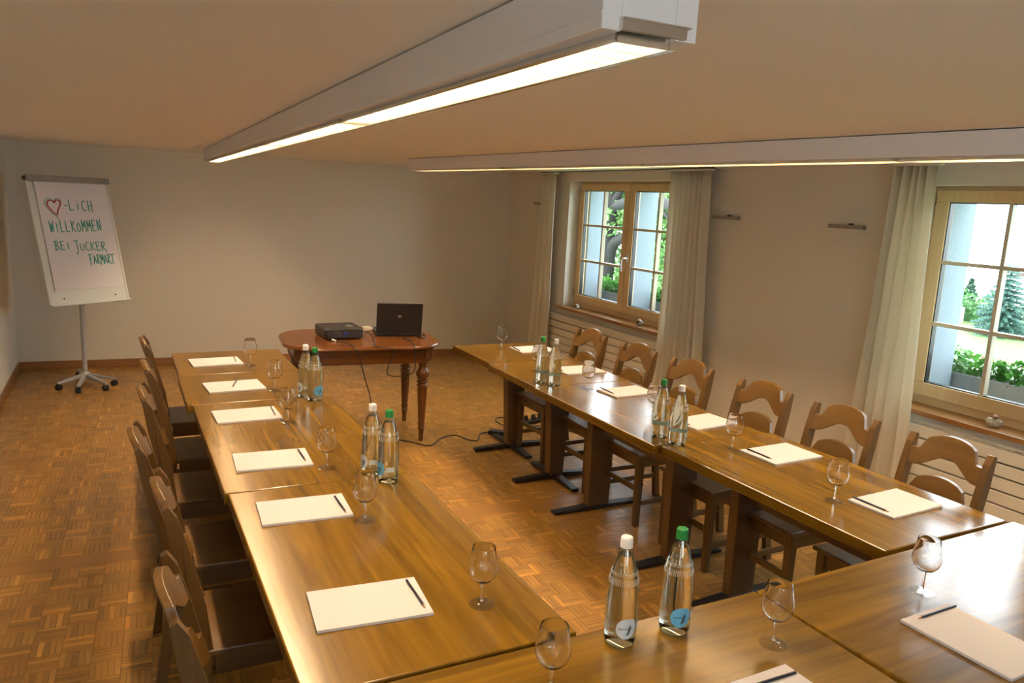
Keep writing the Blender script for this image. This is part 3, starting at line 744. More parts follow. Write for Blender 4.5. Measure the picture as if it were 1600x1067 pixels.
def make_bottle(green, loc, rz, label, textpose=True):
    t = thing('water_bottle', label, 'bottle', loc, rz, 'glass mineral water bottles')
    MB().lathe(BPROF, 0, 0, 48, True, False).build('bottle_body', BOTG, t)
    wp = [(r-.0022, z+.003) for r, z in BPROF if z < .245]
    MB().lathe(wp, 0, 0, 40).build('water', WATER, t)
    # moulded band of raised beads on the shoulder
    m = MB()
    for zz in (.172, .176, .180, .1845, .196, .2005):
        n = 44; r = brad(zz)+.0003
        for i in range(n):
            a = 2*PI*(i+(.5 if int(zz*1000) % 2 else 0))/n; x, y = r*math.cos(a), r*math.sin(a); s = .0013
            m.add([(x+s*math.cos(a), y+s*math.sin(a), zz), (x-s*math.sin(a), y+s*math.cos(a), zz), (x+s*math.sin(a), y-s*math.cos(a), zz), (x, y, zz+s*1.3), (x, y, zz-s*1.3)],
                  [(0, 1, 3), (0, 3, 2), (0, 4, 1), (0, 2, 4)], True)
    o = m.build('bead_relief', BEAD, t); o['kind'] = 'stuff'
    # round front label with strokes and lettering, rectangular back label
    R = .027; zc = .060; da = R/.0425
    cm = LABB if green else LABW
    lab = patch(brad, -da, da, lambda u: (zc-R*math.sqrt(max(0, 1-(2*u-1)**2)), zc+R*math.sqrt(max(0, 1-(2*u-1)**2))+.016*max(0, (2*u-1))**2*math.sqrt(max(0, 1-(2*u-1)**2))), 24).build('front_label', cm, t)
    m = MB()
    for k in range(3):
        pts = []
        for i in range(9):
            u = i/8; ang = (.05+.25*u**.6-.07*k*(.4+u*.4)); z = zc-.016+.026*u**1.6+.001*k; r = brad(z)+.0012
            pts.append((r*math.cos(ang-.02), r*math.sin(ang-.02), z))
        m.tube(pts, [.0004+.0007*math.sin(PI*i/8) for i in range(9)], 5)
    # lettering
    cu = bpy.data.curves.new('lt', 'FONT'); cu.body = 'appenzell'; cu.size = .0095; cu.align_x = 'CENTER'; cu.resolution_u = 2
    tmp = bpy.data.objects.new('lt', cu); COL.objects.link(tmp); dg = bpy.context.evaluated_depsgraph_get(); dg.update()
    me = bpy.data.meshes.new_from_object(tmp.evaluated_get(dg)); bpy.data.objects.remove(tmp)
    vs = []
    for v in me.vertices:
        z = zc-.001+v.co.y; ang = v.co.x/.0425-.05; r = brad(z)+.0012; vs.append((r*math.cos(ang), r*math.sin(ang), z))
    m.add(vs, [tuple(p.vertices) for p in me.polygons]); m.build('print', INK, lab)
    patch(brad, da+.12, da+.95, lambda u: (.052, .071), 14).build('back_label', LABP, t)
    c = MB(); seg = 36; r0 = .0152; vs = []; fs = []
    prof = [(1.0, .262), (1.0, .284), (.93, .2885), (.80, .290)]
    for r_, z in prof:
        for i in range(seg*2):
            a = PI*i/seg; rr = r0*r_*(1+(.03 if i % 2 and z < .286 else 0)); vs.append((rr*math.cos(a), rr*math.sin(a), z))
    n = seg*2
    for j in range(3):
        for i in range(n): k = (i+1) % n; fs.append((j*n+i, j*n+k, (j+1)*n+k, (j+1)*n+i))
    fs.append(tuple(range(n))[::-1]); fs.append(tuple(range(3*n, 4*n)))
    c.add(vs, fs).build('cap', CAPG if green else CAPW, t)
    return t
BEAD = mat('moulded_glass_beads', (.75, .77, .76), .25)
BT = [(967, 1003, 0, 'near pair on the front table, round white label', 1), (1052, 985, 1, 'near pair on the front table, round blue label', 1),
      (477.5, 620, 0, 'farthest pair of the left row', 0), (492, 625, 1, 'farthest pair of the left row', 0),
      (580.5, 740, 0, 'second pair on the left row', 0), (606.3, 752, 1, 'second pair on the left row', 0),
      (845.3, 597, 1, 'farthest pair of the right row', 0), (865, 601.5, 0, 'farthest pair of the right row', 0),
      (1030.6, 682, 1, 'middle pair of the right row', 0), (1058, 694, 0, 'middle pair of the right row', 0)]
protos = {}
for k, (px, py, green, lab, near) in enumerate(BT):
    p = at(px, py, Z=ZT); l = ('green' if green else 'white')+'-capped glass water bottle, '+lab
    face = math.atan2(-p.y, -p.x)
    rz = face+(.38 if k < 2 else (-1.0 if k in (2, 4, 5) else .5 if k == 3 else 2.0))
    if green not in protos: protos[green] = make_bottle(green, (p.x, p.y, ZT+.0002), rz, l)
    else: dup(protos[green], (p.x, p.y, ZT+.0002), rz, l)

# ------------------------------------------------------------------ antique table with projector and laptop
AT = thing('antique_table', 'reddish polished antique table with rounded corners and turned legs', 'table', (1.640, 5.70, 0), -.10)
def rrect(w_, h_, r, n=10):
    out = []
    for (cx, cy, a0) in ((w_/2-r, h_/2-r, 0), (-w_/2+r, h_/2-r, PI/2), (-w_/2+r, -h_/2+r, PI), (w_/2-r, -h_/2+r, 1.5*PI)):
        for i in range(n+1): a = a0+PI/2*i/n; out.append((cx+r*math.cos(a), cy+r*math.sin(a)))
    return out
def ring_stack(mb, levels):   # levels: (inset, z)
    rings = []
    for ins, z, (w_, h_, r) in levels: rings.append([(x, y, z) for x, y in rrect(w_-2*ins, h_-2*ins, max(.01, r-ins))])
    n = len(rings[0]); vs = [v for r in rings for v in r]; fs = []
    for j in range(len(rings)-1):
        for i in range(n): k = (i+1) % n; fs.append((j*n+i, j*n+k, (j+1)*n+k, (j+1)*n+i))
    mb.add(vs, fs, True); mb.add(rings[0], [tuple(range(n))[::-1]]); mb.add(rings[-1], [tuple(range(n))]); return mb
D = (1.17, .84, .27)
ring_stack(MB(), [(.035, .738, D), (.012, .742, D), (.0, .750, D), (.0, .760, D), (.006, .768, D), (.02, .771, D)]).build('tabletop', ANTIQ, AT)
D2 = (1.02, .70, .16)
ring_stack(MB(), [(.0, .632, D2), (0, .738, D2)]).build('apron', ANTIQ, AT)
ring_stack(MB(), [(-.006, .632, D2), (-.006, .645, D2)]).build('apron_moulding', ANTIQ, AT)
LEGP = [(.012, 0), (.017, .004), (.020, .03), (.018, .045), (.024, .095), (.029, .10), (.029, .106), (.022, .112), (.030, .135), (.026, .15), (.024, .155), (.036, .43), (.044, .436), (.044, .444), (.034, .452), (.030, .458),
        (.046, .468), (.046, .474), (.033, .482), (.040, .50), (.052, .525), (.050, .545), (.036, .565), (.028, .58), (.028, .60), (.038, .615), (.040, .632)]
for sx, sy in ((1, 1), (1, -1), (-1, 1), (-1, -1)):
    m = MB().lathe(LEGP, sx*.435, sy*.275, 24)
    lg = m.build('leg', ANTIQZ, AT)
    fl_ = MB()
    for k in range(10):
        a = 2*PI*k/10; cx, cy = sx*.435, sy*.275
        fl_.tube([(cx+.0235*math.cos(a), cy+.0235*math.sin(a), .165), (cx+.0345*math.cos(a), cy+.0345*math.sin(a), .42)], [.003, .0042], 6)
    fl_.build('fluting', ANTIQZ, lg)
    cp = MB()
    for k in range(8):
        a = PI*2*k/8; cp.tube([(sx*.448+.05*math.cos(a), sy*.285+.05*math.sin(a), .655), (sx*.448+.05*math.cos(a), sy*.285+.05*math.sin(a), .738)], .016, 8)
    cp.lathe([(.05, .655), (.05, .738)], sx*.448, sy*.285, 20)
    cp.build('corner_block', ANTIQZ, AT)
ZA = .7715
# projector
P = thing('projector', 'black video projector with cables on the antique table', 'projector', (1.497, 5.765, ZA), .05)
m = MB(); m.prism(rrect(.30, .30, .028), lambda p: (p[0]*.96, p[1]*.96, .008), lambda p: (p[0], p[1], .030)); m.build('lower_shell', BLACKP, P)
m = MB(); m.prism(rrect(.30, .30, .028), lambda p: (p[0], p[1], .030), lambda p: (p[0], p[1], .074)); m.prism(rrect(.30, .30, .028), lambda p: (p[0], p[1], .074), lambda p: (p[0]*.97, p[1]*.97, .082)); m.build('upper_shell', BLACKP, P)
m = MB(); m.box(-.13, .13, -.152, -.149, .016, .064); pn = m.build('connector_panel', DARKP, P)
m = MB()
for (x, z) in ((-.072, .052), (-.060, .052), (-.048, .052), (-.055, .034), (-.042, .034)):
    seg = 12; m.add([(x+.004*math.cos(2*PI*i/seg), -.158, z+.004*math.sin(2*PI*i/seg)) for i in range(seg)]+[(x+.004*math.cos(2*PI*i/seg), -.152, z+.004*math.sin(2*PI*i/seg)) for i in range(seg)],
          [tuple(range(seg))]+[(i, (i+1) % seg, seg+(i+1) % seg, seg+i) for i in range(seg)])
m.build('audio_socket', CHROME, pn)
MB().box(-.010, .022, -.168, -.152, .040, .056).build('monitor_plug', mat('plug_blue', (.03, .05, .30), .4), pn)
MB().box(-.07, -.02, .05, .09, .082, .084).build('lens_shift_panel', DARKP, P)
MB().lathe([(.030, 0), (.030, .002), (.027, .003)], .075, -.02, 24).build('round_badge', CHROME, P).location = (0, 0, .082)
m = MB(); seg = 24
m.add([(.07+r*math.cos(2*PI*i/seg), y, .042+r*math.sin(2*PI*i/seg)) for (r, y) in ((.034, .148), (.034, .162), (.027, .162), (.024, .150)) for i in range(seg)],
      [(j*seg+i, j*seg+(i+1) % seg, (j+1)*seg+(i+1) % seg, (j+1)*seg+i) for j in range(3) for i in range(seg)]+[tuple(range(3*seg, 4*seg))], True)
m.build('lens', BLACKM, P)
for sx in (-1, 1):
    for sy in (-1, 1): MB().lathe([(.010, 0), (.010, .010)], sx*.115, sy*.115, 12).build('foot', DARKP, P)
# laptop, its screen turned to the back wall
a = math.atan2(5.66-5.73, 2.135-1.783)
LP = thing('laptop', 'open black laptop seen from behind its lid, at the right of the antique table', 'laptop', (1.955, 5.70, ZA), a)
m = MB(); m.box(-.178, .178, -.005, .262, .003, .030); bs = m.build('base', BLACKP, LP, bevel=.004)
m = MB()
for r in range(5):
    for k in range(14): m.box(-.150+k*.0215, -.150+k*.0215+.018, .035+r*.021, .035+r*.021+.017, .030, .033)
m.build('keyboard', DARKP, bs)
MB().box(-.04, .04, .165, .215, .030, .0308).build('touch_pad', DARKP, bs)
th = math.radians(13)
def ld(x, s, n): return (x, -.004-s*math.sin(th)-n*math.cos(th), .028+s*math.cos(th)-n*math.sin(th))
m = MB(); m.hexa([ld(-.178, 0, .010), ld(.178, 0, .010), ld(.178, 0, 0), ld(-.178, 0, 0)], [ld(-.178, .245, .010), ld(.178, .245, .010), ld(.178, .245, 0), ld(-.178, .245, 0)])
lid = m.build('lid', BLACKP, LP, bevel=.003)
m = MB(); m.add([ld(-.160, .02, -.0008), ld(.160, .02, -.0008), ld(.160, .225, -.0008), ld(-.160, .225, -.0008)], [(0, 3, 2, 1)]); m.build('screen', DARKP, lid)
m = MB()
m.hexa([ld(-.013, .128, .0108), ld(.013, .128, .0108), ld(.013, .128, .0099), ld(-.013, .128, .0099)], [ld(-.013, .148, .0108), ld(.013, .148, .0108), ld(.013, .148, .0099), ld(-.013, .148, .0099)])
lg = m.build('lid_emblem', mat('emblem_silver', (.45, .40, .33), .4, .5), lid)
m = MB()
for (x0, s0, x1, s1) in ((-.005, .131, -.002, .145), (-.0015, .131, .0005, .139), (.0045, .131, .0075, .139), (.0035, .130, .0070, .145)):
    m.tube([ld(x0, s0, .0112), ld(x1, s1, .0112)], .0009, 5)
m.build('emblem_strokes', BLACKP, lg)
for x in (-.12, .12): MB().tube([(x-.02, -.008, .026), (x+.02, -.008, .026)], .008, 10).build('hinge', DARKP, LP)
# cream plug box between projector and laptop
o = thing('plug_adapter', 'small cream plug adapter between projector and laptop', 'adapter', (1.79, 5.98, ZA), -.1)
MB().box(-.045, .02, -.02, .02, 0, .032).build('adapter_body', CREAM, o, bevel=.004)
MB().box(.02, .055, -.014, .014, .004, .024).build('plug', CREAM, o, bevel=.003)

def cable(name, pts, r, label, cat='cable', group='black cables'):
    c = Vector(pts[0]); o = MB().tube([Vector(p)-c for p in smooth_path(pts, 7)], r, 8).build(name, CABLE, None, c)
    return tag(o, label, cat, group)
ye = 5.255   # where cables hang in front of the apron
def T(px, py): v = at(px, py, Z=ZA+.004); return v
def Hn(px, py, Y=ye): return at(px, py, Y=Y)
def Fz(px, py): return at(px, py, Z=.004)
p0 = T(525, 533)
cable('power_cable', [p0, T(538, 534.5), T(548, 538), at(556, 544, Z=ZA+.006), Hn(562, 556, 5.24), Hn(566, 575, 5.23), Hn(572, 598, 5.22), Hn(578, 618, 5.2), Hn(581, 640, 5.17), Fz(588, 672), Fz(600, 690), Fz(622, 692)], .0042, 'black power cable dropping from the projector over the table front')
o = MB().tube([p0+Vector((-.02, .035, .006)), p0+Vector((.0, .0, .002))], .006, 10).build('plug_tip', CAPW, None); tag(o, 'short white plug at the end of the projector power cable', 'plug')
cable('monitor_cable', [at(560, 519, Z=ZA+.045), T(572, 519), T(580, 522), T(584, 533), at(586, 540, Z=ZA+.005), T(600, 543), at(616, 546.5, Z=ZA-.004), Hn(612, 560), Hn(606, 575), Hn(606, 585), Hn(620, 588), Hn(642, 584), Hn(649, 572), Hn(648, 552), at(648, 541, Z=ZA+.005), T(643, 533), T(629, 528.5)], .0038, 'black monitor cable looping below the antique table edge')
cable('laptop_cable', [T(655, 522)+Vector((0, 0, .012)), T(661, 522), T(665, 525), T(661, 528), T(652, 526)], .004, 'short black cable loop beside the right hinge of the laptop')
cable('extension_cord', [Fz(622, 687), Fz(640, 690), Fz(672, 696), Fz(690, 684), Fz(712, 680), Fz(732, 687), Fz(746, 688), Fz(750, 678), Fz(762, 675), Fz(772, 672)], .005, 'black extension cord winding over the parquet towards the right tables')
cable('adapter_cord', [Fz(796, 668), Fz(778, 660), Fz(775, 654), Fz(785, 652), Fz(800, 655), Fz(815, 656), Fz(828, 660)], .004, 'thin cord from the floor adapter behind the first pedestal')
cable('floor_cord', [Fz(846, 649), Fz(836, 648), Fz(834, 650), Fz(838, 652), Fz(848, 656)], .004, 'thin cord loop on the floor above the black plug lump')
cable('floor_cord', [Fz(845, 664), Fz(832, 667), Fz(832, 671), Fz(850, 678), Fz(880, 672), Fz(910, 678), Fz(950, 676)], .004, 'thin cord running right on the floor behind the pedestals')
p = Fz(779, 678)
o = thing('power_brick', 'flat black power adapter on the floor by the first pedestal', 'adapter', (p.x, p.y, 0), -.7)
MB().box(-.08, .08, -.035, .035, 0, .035).build('brick_body', BLACKP, o, bevel=.006)
MB().box(-.05, .05, -.02, .02, .035, .0356).build('rating_plate', DARKP, o)
p = Fz(834, 660)
o = thing('socket_strip', 'black multi-socket strip with plugs on the floor behind the far pedestals', 'socket strip', (p.x, p.y, 0), .25)
MB().box(-.14, .14, -.028, .028, 0, .035).build('strip_body', BLACKP, o, bevel=.005)
for k in range(3): MB().tube([(-.09+k*.08, 0, .033), (-.09+k*.08, .005, .078)], [.022, .016], 10).build('plug', BLACKP, o)

# ------------------------------------------------------------------ flipchart
FC = thing('flipchart', 'mobile flipchart with a handwritten green greeting and a red heart', 'flipchart', (-.30, 7.97, 0), .601)
fw, fh, ft_ = .74, 1.11, .243
# board frame: local x along the board, local -y towards the reader; the board leans back
bc = Matrix.Rotation(-.601, 3, 'Z') @ (Vector((-.29, 7.90, 1.325))-Vector((-.30, 7.97, 0)))
def bd(u, v, n=0):    # u right, v up, n towards the reader
    return (bc.x+u, bc.y+v*math.sin(ft_)-n*math.cos(ft_), bc.z+v*math.cos(ft_)+n*math.sin(ft_))
def slab(mb, u0, u1, v0, v1, n0, n1):
    return mb.hexa([bd(u0, v0, n1), bd(u1, v0, n1), bd(u1, v0, n0), bd(u0, v0, n0)], [bd(u0, v1, n1), bd(u1, v1, n1), bd(u1, v1, n0), bd(u0, v1, n0)])
board = slab(MB(), -fw/2, fw/2, -fh/2, fh/2, -.022, 0).build('board', BOARDW, FC, bevel=.004)
rim = MB(); slab(rim, -fw/2, -fw/2+.018, -fh/2, fh/2, 0, .004); slab(rim, fw/2-.018, fw/2, -fh/2, fh/2, 0, .004); rim.build('board_rim', BOARDW, board)
pw, ph = .65, .955; pu = .018; pv = .035
slab(MB(), pu-pw/2, pu+pw/2, pv-ph/2+.01, pv+ph/2+.02, .004, .009).build('paper_block', mat('flip_paper', (.74, .71, .72), .8, spec=.2), FC)
m = MB(); slab(m, -fw/2-.01, fw/2+.01, fh/2-.040, fh/2+.012, 0, .032); cb_ = m.build('clamp_bar', CLAMP, FC, bevel=.008)
m = MB(); slab(m, -fw/2-.028, -fw/2-.01, fh/2-.03, fh/2, .005, .028); m.build('clamp_knob', BLACKP, cb_)
m = MB(); slab(m, -fw/2, fw/2, -fh/2-.014, -fh/2, -.02, .028); m.build('pen_tray', BOARDW, FC, bevel=.003)
for u in (-.24, .24):
    m = MB(); seg = 10; m.add([bd(u+.007*math.cos(2*PI*i/seg), -fh/2+.05+.007*math.sin(2*PI*i/seg), .004) for i in range(seg)]+[bd(u+.007*math.cos(2*PI*i/seg), -fh/2+.05+.007*math.sin(2*PI*i/seg), 0) for i in range(seg)],
        [tuple(range(seg))]+[(i, seg+i, seg+(i+1) % seg, (i+1) % seg) for i in range(seg)]); m.build('screw', DARKP, board)
# handwriting: strokes in paper units (u,v)
def ink(strokes, name, m_, r=.0042):
    mb = MB()
    for s in strokes:
        pts = [bd(u, v, .0098) for u, v in (s if len(s) < 3 else [(p.x, p.y) for p in smooth_path([(a_, b_, 0) for a_, b_ in s], 4)])]
        mb.tube(pts, r, 6)
    return mb.build(name, m_, FC)
LET = {  # strokes in a 1 x 1 box
 'L': [[(0, 1), (.02, .1), (.15, .02), (.8, .08)]], 'I': [[(.4, .8), (.42, 0)]], 'i': [[(.4, .7), (.42, .05)], [(.4, .98), (.42, .93)]],
 'C': [[(.85, .85), (.5, .95), (.12, .6), (.15, .2), (.5, 0), (.9, .12)]], 'H': [[(.1, 1), (.15, -.12)], [(.8, 1.02), (.85, -.15)], [(0, .5), (1.15, .55)]],
 'W': [[(0, 1), (.2, 0)], [(.2, 0), (.45, .75)], [(.45, .75), (.65, 0)], [(.65, 0), (.95, 1)]], 'K': [[(.1, 1), (.12, 0)], [(.85, .95), (.15, .45)], [(.15, .45), (.9, 0)]],
 'O': [[(.5, .75), (.15, .5), (.2, .1), (.55, 0), (.85, .3), (.7, .68), (.45, .75)]], 'M': [[(.05, 0), (.15, 1)], [(.15, 1), (.5, .35)], [(.5, .35), (.85, 1)], [(.85, 1), (.95, -.05)]],
 'E': [[(.1, 1), (.1, 0)], [(.0, 1), (.85, .98)], [(.1, .52), (.7, .52)], [(.1, 0), (.9, .05)]], 'N': [[(.1, 0), (.12, 1)], [(.12, 1), (.8, .05)], [(.8, .05), (.88, 1.1)]],
 'B': [[(.15, 1), (.15, 0)], [(-.15, 1), (.6, 1), (.75, .8), (.2, .52)], [(.2, .52), (.8, .35), (.75, .08), (-.15, 0)]],
 'J': [[(0, 1), (.9, 1.05)], [(.55, 1), (.6, .1), (.45, -.4), (.1, -.35)]], 'U': [[(.1, .75), (.15, .1), (.5, 0), (.8, .15), (.85, .75)]],
 'R': [[(.12, .9), (.15, 0)], [(-.05, .92), (.6, .98), (.75, .72), (.2, .45)], [(.2, .45), (1.1, -.15)]],
 'F': [[(.2, 1), (.15, -.2)], [(-.2, 1), (.9, 1.05)], [(-.05, .5), (.7, .55)]], 'A': [[(.0, -.05), (.45, .9)], [(.45, .9), (.9, 0)], [(.1, .35), (.8, .38)]], 'T': [[(.5, .95), (.48, -.1)], [(-.1, .95), (1.15, .98)]]}
def write(txt, u, v, cw, ch, slope=0.0, gap=1.28):
    out = []
    for k, c_ in enumerate(txt):
        if c_ != ' ':
            for s in LET[c_]: out.append([(u+(k*gap+a_)*cw, v+b_*ch+(k*gap)*cw*slope) for a_, b_ in s])
    return out
G = write('LiCH', -.036, .268, .044, .092, .0)
G2 = write('WILLKOMMEN', -.248, .075, .038, .100, .02, 1.27)
G3 = write('BEI', -.235, -.080, .040, .075, 0, 1.25); G4 = write('JUCKER', -.062, -.085, .044, .080, -.05, 1.14)
G5 = write('FARMART', .055, -.215, .031, .085, 0, 1.10)
G += [[(-.080, .312), (-.052, .314)]]
for g_ in (G, G2, G3, G4, G5): ink(g_, 'green_lettering', MGREEN)
hc = (-.165, .305)
def heart(s, dx=0, dy=0): return [(hc[0]+dx+s*x, hc[1]+dy+s*y) for x, y in ((.0, .35), (-.25, .62), (-.62, .60), (-.85, .2), (-.6, -.35), (0, -.95), (.3, -.35), (.62, .15), (.6, .58), (.25, .68), (.0, .35))]
ink([heart(.078)], 'red_heart', MRED, .0055)
ink([heart(.096, -.004, .003), [(hc[0], hc[1]-.085), (hc[0]+.02, hc[1]-.15)]], 'heart_outline', MGREEN, .003)
# stand
m = MB(); m.tube([(0, 0, .09), (0, 0, .98)], .021, 16); m.build('pole', GREYM, FC)
m = MB(); m.tube([(0, 0, .90), (0, .01, 1.30)], .013, 12); m.box(-.10, .10, -.02+bc.y+.05, .03, 1.22, 1.26); m.build('tilt_bracket', GREYM, FC)
MB().lathe([(.045, .06), (.05, .075), (.042, .10), (.03, .115)], 0, 0, 20).build('hub', GREYM, FC)
for wx, wy in ((-.568, 7.689), (-.373, 7.353), (-.041, 7.445), (-.034, 7.793), (-.36, 8.22)):
    p = Matrix.Rotation(-.601, 3, 'Z') @ (Vector((wx, wy, 0))-Vector((-.30, 7.97, 0)))
    d = p.normalized()*min(.40, max(.30, p.length*.8)); n = Vector((-d.y, d.x, 0)).normalized()
    def Q(s, k, z): v = d*s+n*k; return (v.x, v.y, z)
    m = MB(); m.hexa([Q(.05, -.022, .062), Q(1, -.014, .058), Q(1, .014, .058), Q(.05, .022, .062)], [Q(.05, -.02, .10), Q(1, -.012, .075), Q(1, .012, .075), Q(.05, .02, .10)])
    lg = m.build('leg', GREYM, FC, bevel=.003)
    m = MB()
    for s in (-1, 1):
        seg = 20; c = d*.95
        ra = []
        for (k, r) in ((.004*s, .027), (.017*s, .027), (.021*s, .022)):
            ra.append([(c.x+n.x*k+d.normalized().x*r*math.cos(2*PI*i/seg), c.y+n.y*k+d.normalized().y*r*math.cos(2*PI*i/seg), .0275+r*math.sin(2*PI*i/seg)) for i in range(seg)])
        m.add([v for r in ra for v in r], [(j*seg+i, j*seg+(i+1) % seg, (j+1)*seg+(i+1) % seg, (j+1)*seg+i) for j in range(2) for i in range(seg)]+[tuple(range(seg)), tuple(range(2*seg, 3*seg))], True)
    m.tube([(c.x, c.y, .03), (c.x, c.y, .06)], .008, 8); m.build('castor', BLACKP, lg)

# ------------------------------------------------------------------ ornaments on the sills
STONEO = mat('shell_stone', (.50, .46, .36), .7, bump=(40, .8)); DARKO = mat('dark_shell', (.10, .05, .035), .4)
def lump(mb, c, r, sx=1, sy=1, sz=1, seed=0, k=.12):
    rnd = random.Random(seed); n, m_ = 12, 8; vs = []; fs = []
    for j in range(m_+1):
        for i in range(n):
            a, b_ = 2*PI*i/n, PI*j/m_-PI/2; rr = r*(1+rnd.uniform(-k, k)*(0 if j in (0, m_) else 1))
            vs.append((c[0]+rr*sx*math.cos(b_)*math.cos(a), c[1]+rr*sy*math.cos(b_)*math.sin(a), c[2]+rr*sz*math.sin(b_)))
    for j in range(m_):
        for i in range(n): q = (i+1) % n; fs.append((j*n+i, j*n+q, (j+1)*n+q, (j+1)*n+i))
    mb.add(vs, fs, True); return mb
for (y, z, lab, sd, big) in ((6.80, W1[2]+.0325, 'small dark and cream shell ornament at the left end of the far sill', 1, 0), (5.70, W1[2]+.0325, 'small dark and cream shell ornament before the right sash of the far window', 2, 1), (2.425, W2[2]+.0325, 'pale lumpy stone ornament on the sill of the right-hand window', 3, 2)):
    o = thing('sill_ornament', lab, 'ornament', (4.29, y, z), .3)
    if big == 2:
        lump(MB(), (0, 0, .026), .032, 1, 1.15, .8, sd).build('stone_body', STONEO, o)
        m = lump(MB(), (0, .026, .034), .016, 1, 1, 1, 5); lump(m, (0, -.03, .028), .014, 1, 1, 1, 6); m.build('stone_knob', STONEO, o)
        lump(MB(), (-.005, -.004, .060), .017, 1, 1, .9, 7).build('head', mat('stone_pink', (.42, .26, .18), .7), o)
    else:
        s = 1.1 if big else .85
        lump(MB(), (0, 0, .020*s), .025*s, 1, 1.3, .8, sd, .18).build('shell_body', DARKO, o)
        m = MB(); m.tube([(0, -.03*s, .02*s), (-.01, 0, .045*s), (0, .03*s, .05*s)], [.006, .012, .003], 8); m.tube([(-.02, .02, .004), (-.024, -.01, .018), (-.01, -.035, .008)], [.004, .009, .004], 8); m.build('shell_lip', CAPW, o)

# ------------------------------------------------------------------ outside: planters, trees, garden
def leaves(mb, c, rx, ry, rz_, n, s, rnd, hollow=.3):
    for _ in range(n):
        while True:
            v = Vector((rnd.uniform(-1, 1), rnd.uniform(-1, 1), rnd.uniform(-1, 1)))
            if hollow < v.length < 1: break
        p = Vector((c[0]+v.x*rx, c[1]+v.y*ry, c[2]+v.z*rz_))
        a = Vector((rnd.gauss(0, 1), rnd.gauss(0, 1), rnd.gauss(0, .6))).normalized(); b_ = a.orthogonal().normalized()
        b_ = (b_*math.cos(rnd.random()*6)+a.cross(b_)*math.sin(rnd.random()*6)).normalized(); L_ = s*rnd.uniform(.6, 1.2)
        mb.add([p-a*L_*.5, p+b_*L_*.32, p+a*L_*.5, p-b_*L_*.32], [(0, 1, 2, 3)])
rnd = random.Random(3)
for (W, lab) in ((W1, 'grey metal planter with leafy green plants outside the far window'), (W2, 'grey metal planter with leafy green plants outside the right-hand window')):
    y0, y1 = W[0]+.02, W[1]+.25; z0 = W[2]+.035
    o = thing('window_planter', lab, 'planter', (4.80, (y0+y1)/2, z0), 0, 'metal planters outside the windows'); h = (y1-y0)/2
    m = MB(); t = .004; zt = .17
    m.box(-.09, -.09+t, -h, h, 0, zt); m.box(.09-t, .09, -h, h, 0, zt); m.box(-.09, .09, -h, -h+t, 0, zt); m.box(-.09, .09, h-t, h, 0, zt); m.box(-.09, .09, -h, h, 0, .01)
    m.box(-.098, -.09, -h, h, zt-.012, zt); m.build('metal_trough', ZINC, o)
    MB().box(-.085, .085, -h+.005, h-.005, .10, zt-.02).build('soil', mat('soil', (.03, .02, .012), .95, bump=(40, .8)) if 'soil' not in bpy.data.materials else bpy.data.materials['soil'], o)
    k = -h+.10
    while k < h-.05:
        m = MB(); r = rnd.uniform(.09, .14); leaves(m, (0, k, zt+.035), .10, .10, r*.8, 150, .055, rnd, .2)
        for _ in range(6): m.tube([(0, k, zt-.02), (rnd.uniform(-.06, .06), k+rnd.uniform(-.06, .06), zt+.07)], .002, 4)
        g = m.build('leafy_plant', PLEAF, o); g['kind'] = 'stuff'; k += rnd.uniform(.15, .21)
    for s in (-1, 1): MB().box(-.20, -.06, s*h*.6-.01, s*h*.6+.01, -.02, 0).build('bracket', ZINC, o)

GZ = -4.0
m = MB(); m.box(4.6, 62, -40, 75, GZ-.3, GZ); struct(m.build('ground', GRASS))
def DR(px, py, X): return at(px, py, X=X)
# broad-leaved tree outside the far window
tb = DR(945, 470, 10.5); base = Vector((tb.x, tb.y, GZ))
TR = thing('garden_tree', 'large leafy tree with curved dark branches outside the far window', 'tree', base)
def br(pts, rs, n='branch'):
    pp = smooth_path([Vector(p)-base for p in pts], 5); k = len(pp); rr = [rs[0]+(rs[1]-rs[0])*i/(k-1) for i in range(k)]
    MB().tube(pp, rr, 12).build(n, BARK, TR)
X = 10.5
br([base, DR(936, 560, X), DR(941, 460, X), DR(948, 400, X), DR(952, 350, X), DR(956, 300, X), DR(960, 240, X)], (.27, .15), 'trunk')
br([DR(946, 430, X), DR(957, 385, X), DR(972, 372, X-.1), DR(995, 362, X-.3), DR(1030, 372, X-.6)], (.15, .07))
br([DR(951, 350, X), DR(962, 325, X), DR(976, 318, X-.1), DR(1000, 312, X-.3), DR(1035, 316, X-.5), DR(1060, 330, X-.8)], (.14, .09))
br([DR(953, 330, X), DR(966, 305, X), DR(975, 290, X), DR(990, 262, X)], (.11, .05))
br([DR(947, 400, X), DR(938, 350, X), DR(930, 310, X)], (.09, .04))
br([DR(1025, 318, X-.5), DR(1046, 345, X-.7), DR(1056, 400, X-.8)], (.05, .02))
m = MB(); rl = random.Random(11)
for (px, py, r, n) in ((965, 290, .9, 1100), (990, 320, .8, 700), (1035, 350, .8, 500), (955, 340, .6, 300), (968, 410, .5, 130), (1040, 400, .6, 250), (1020, 300, .9, 450), (1045, 340, .8, 500), (1050, 400, .7, 350), (970, 345, .55, 220), (990, 420, .5, 90), (960, 385, .4, 80), (985, 455, .75, 600), (955, 450, .5, 220),
                       (935, 300, .7, 400), (925, 400, .5, 150), (1075, 330, 1.0, 250), (1040, 440, .6, 250), (1010, 480, .8, 350), (1090, 390, 1.1, 500), (1080, 480, 1.1, 400), (930, 480, .8, 250)):
    c = DR(px, py, X+rl.uniform(.1, 1.6))-base; leaves(m, c, r, r, r*.8, n, .17, rl, .1)
g = m.build('foliage', LEAF, TR); g['kind'] = 'stuff'
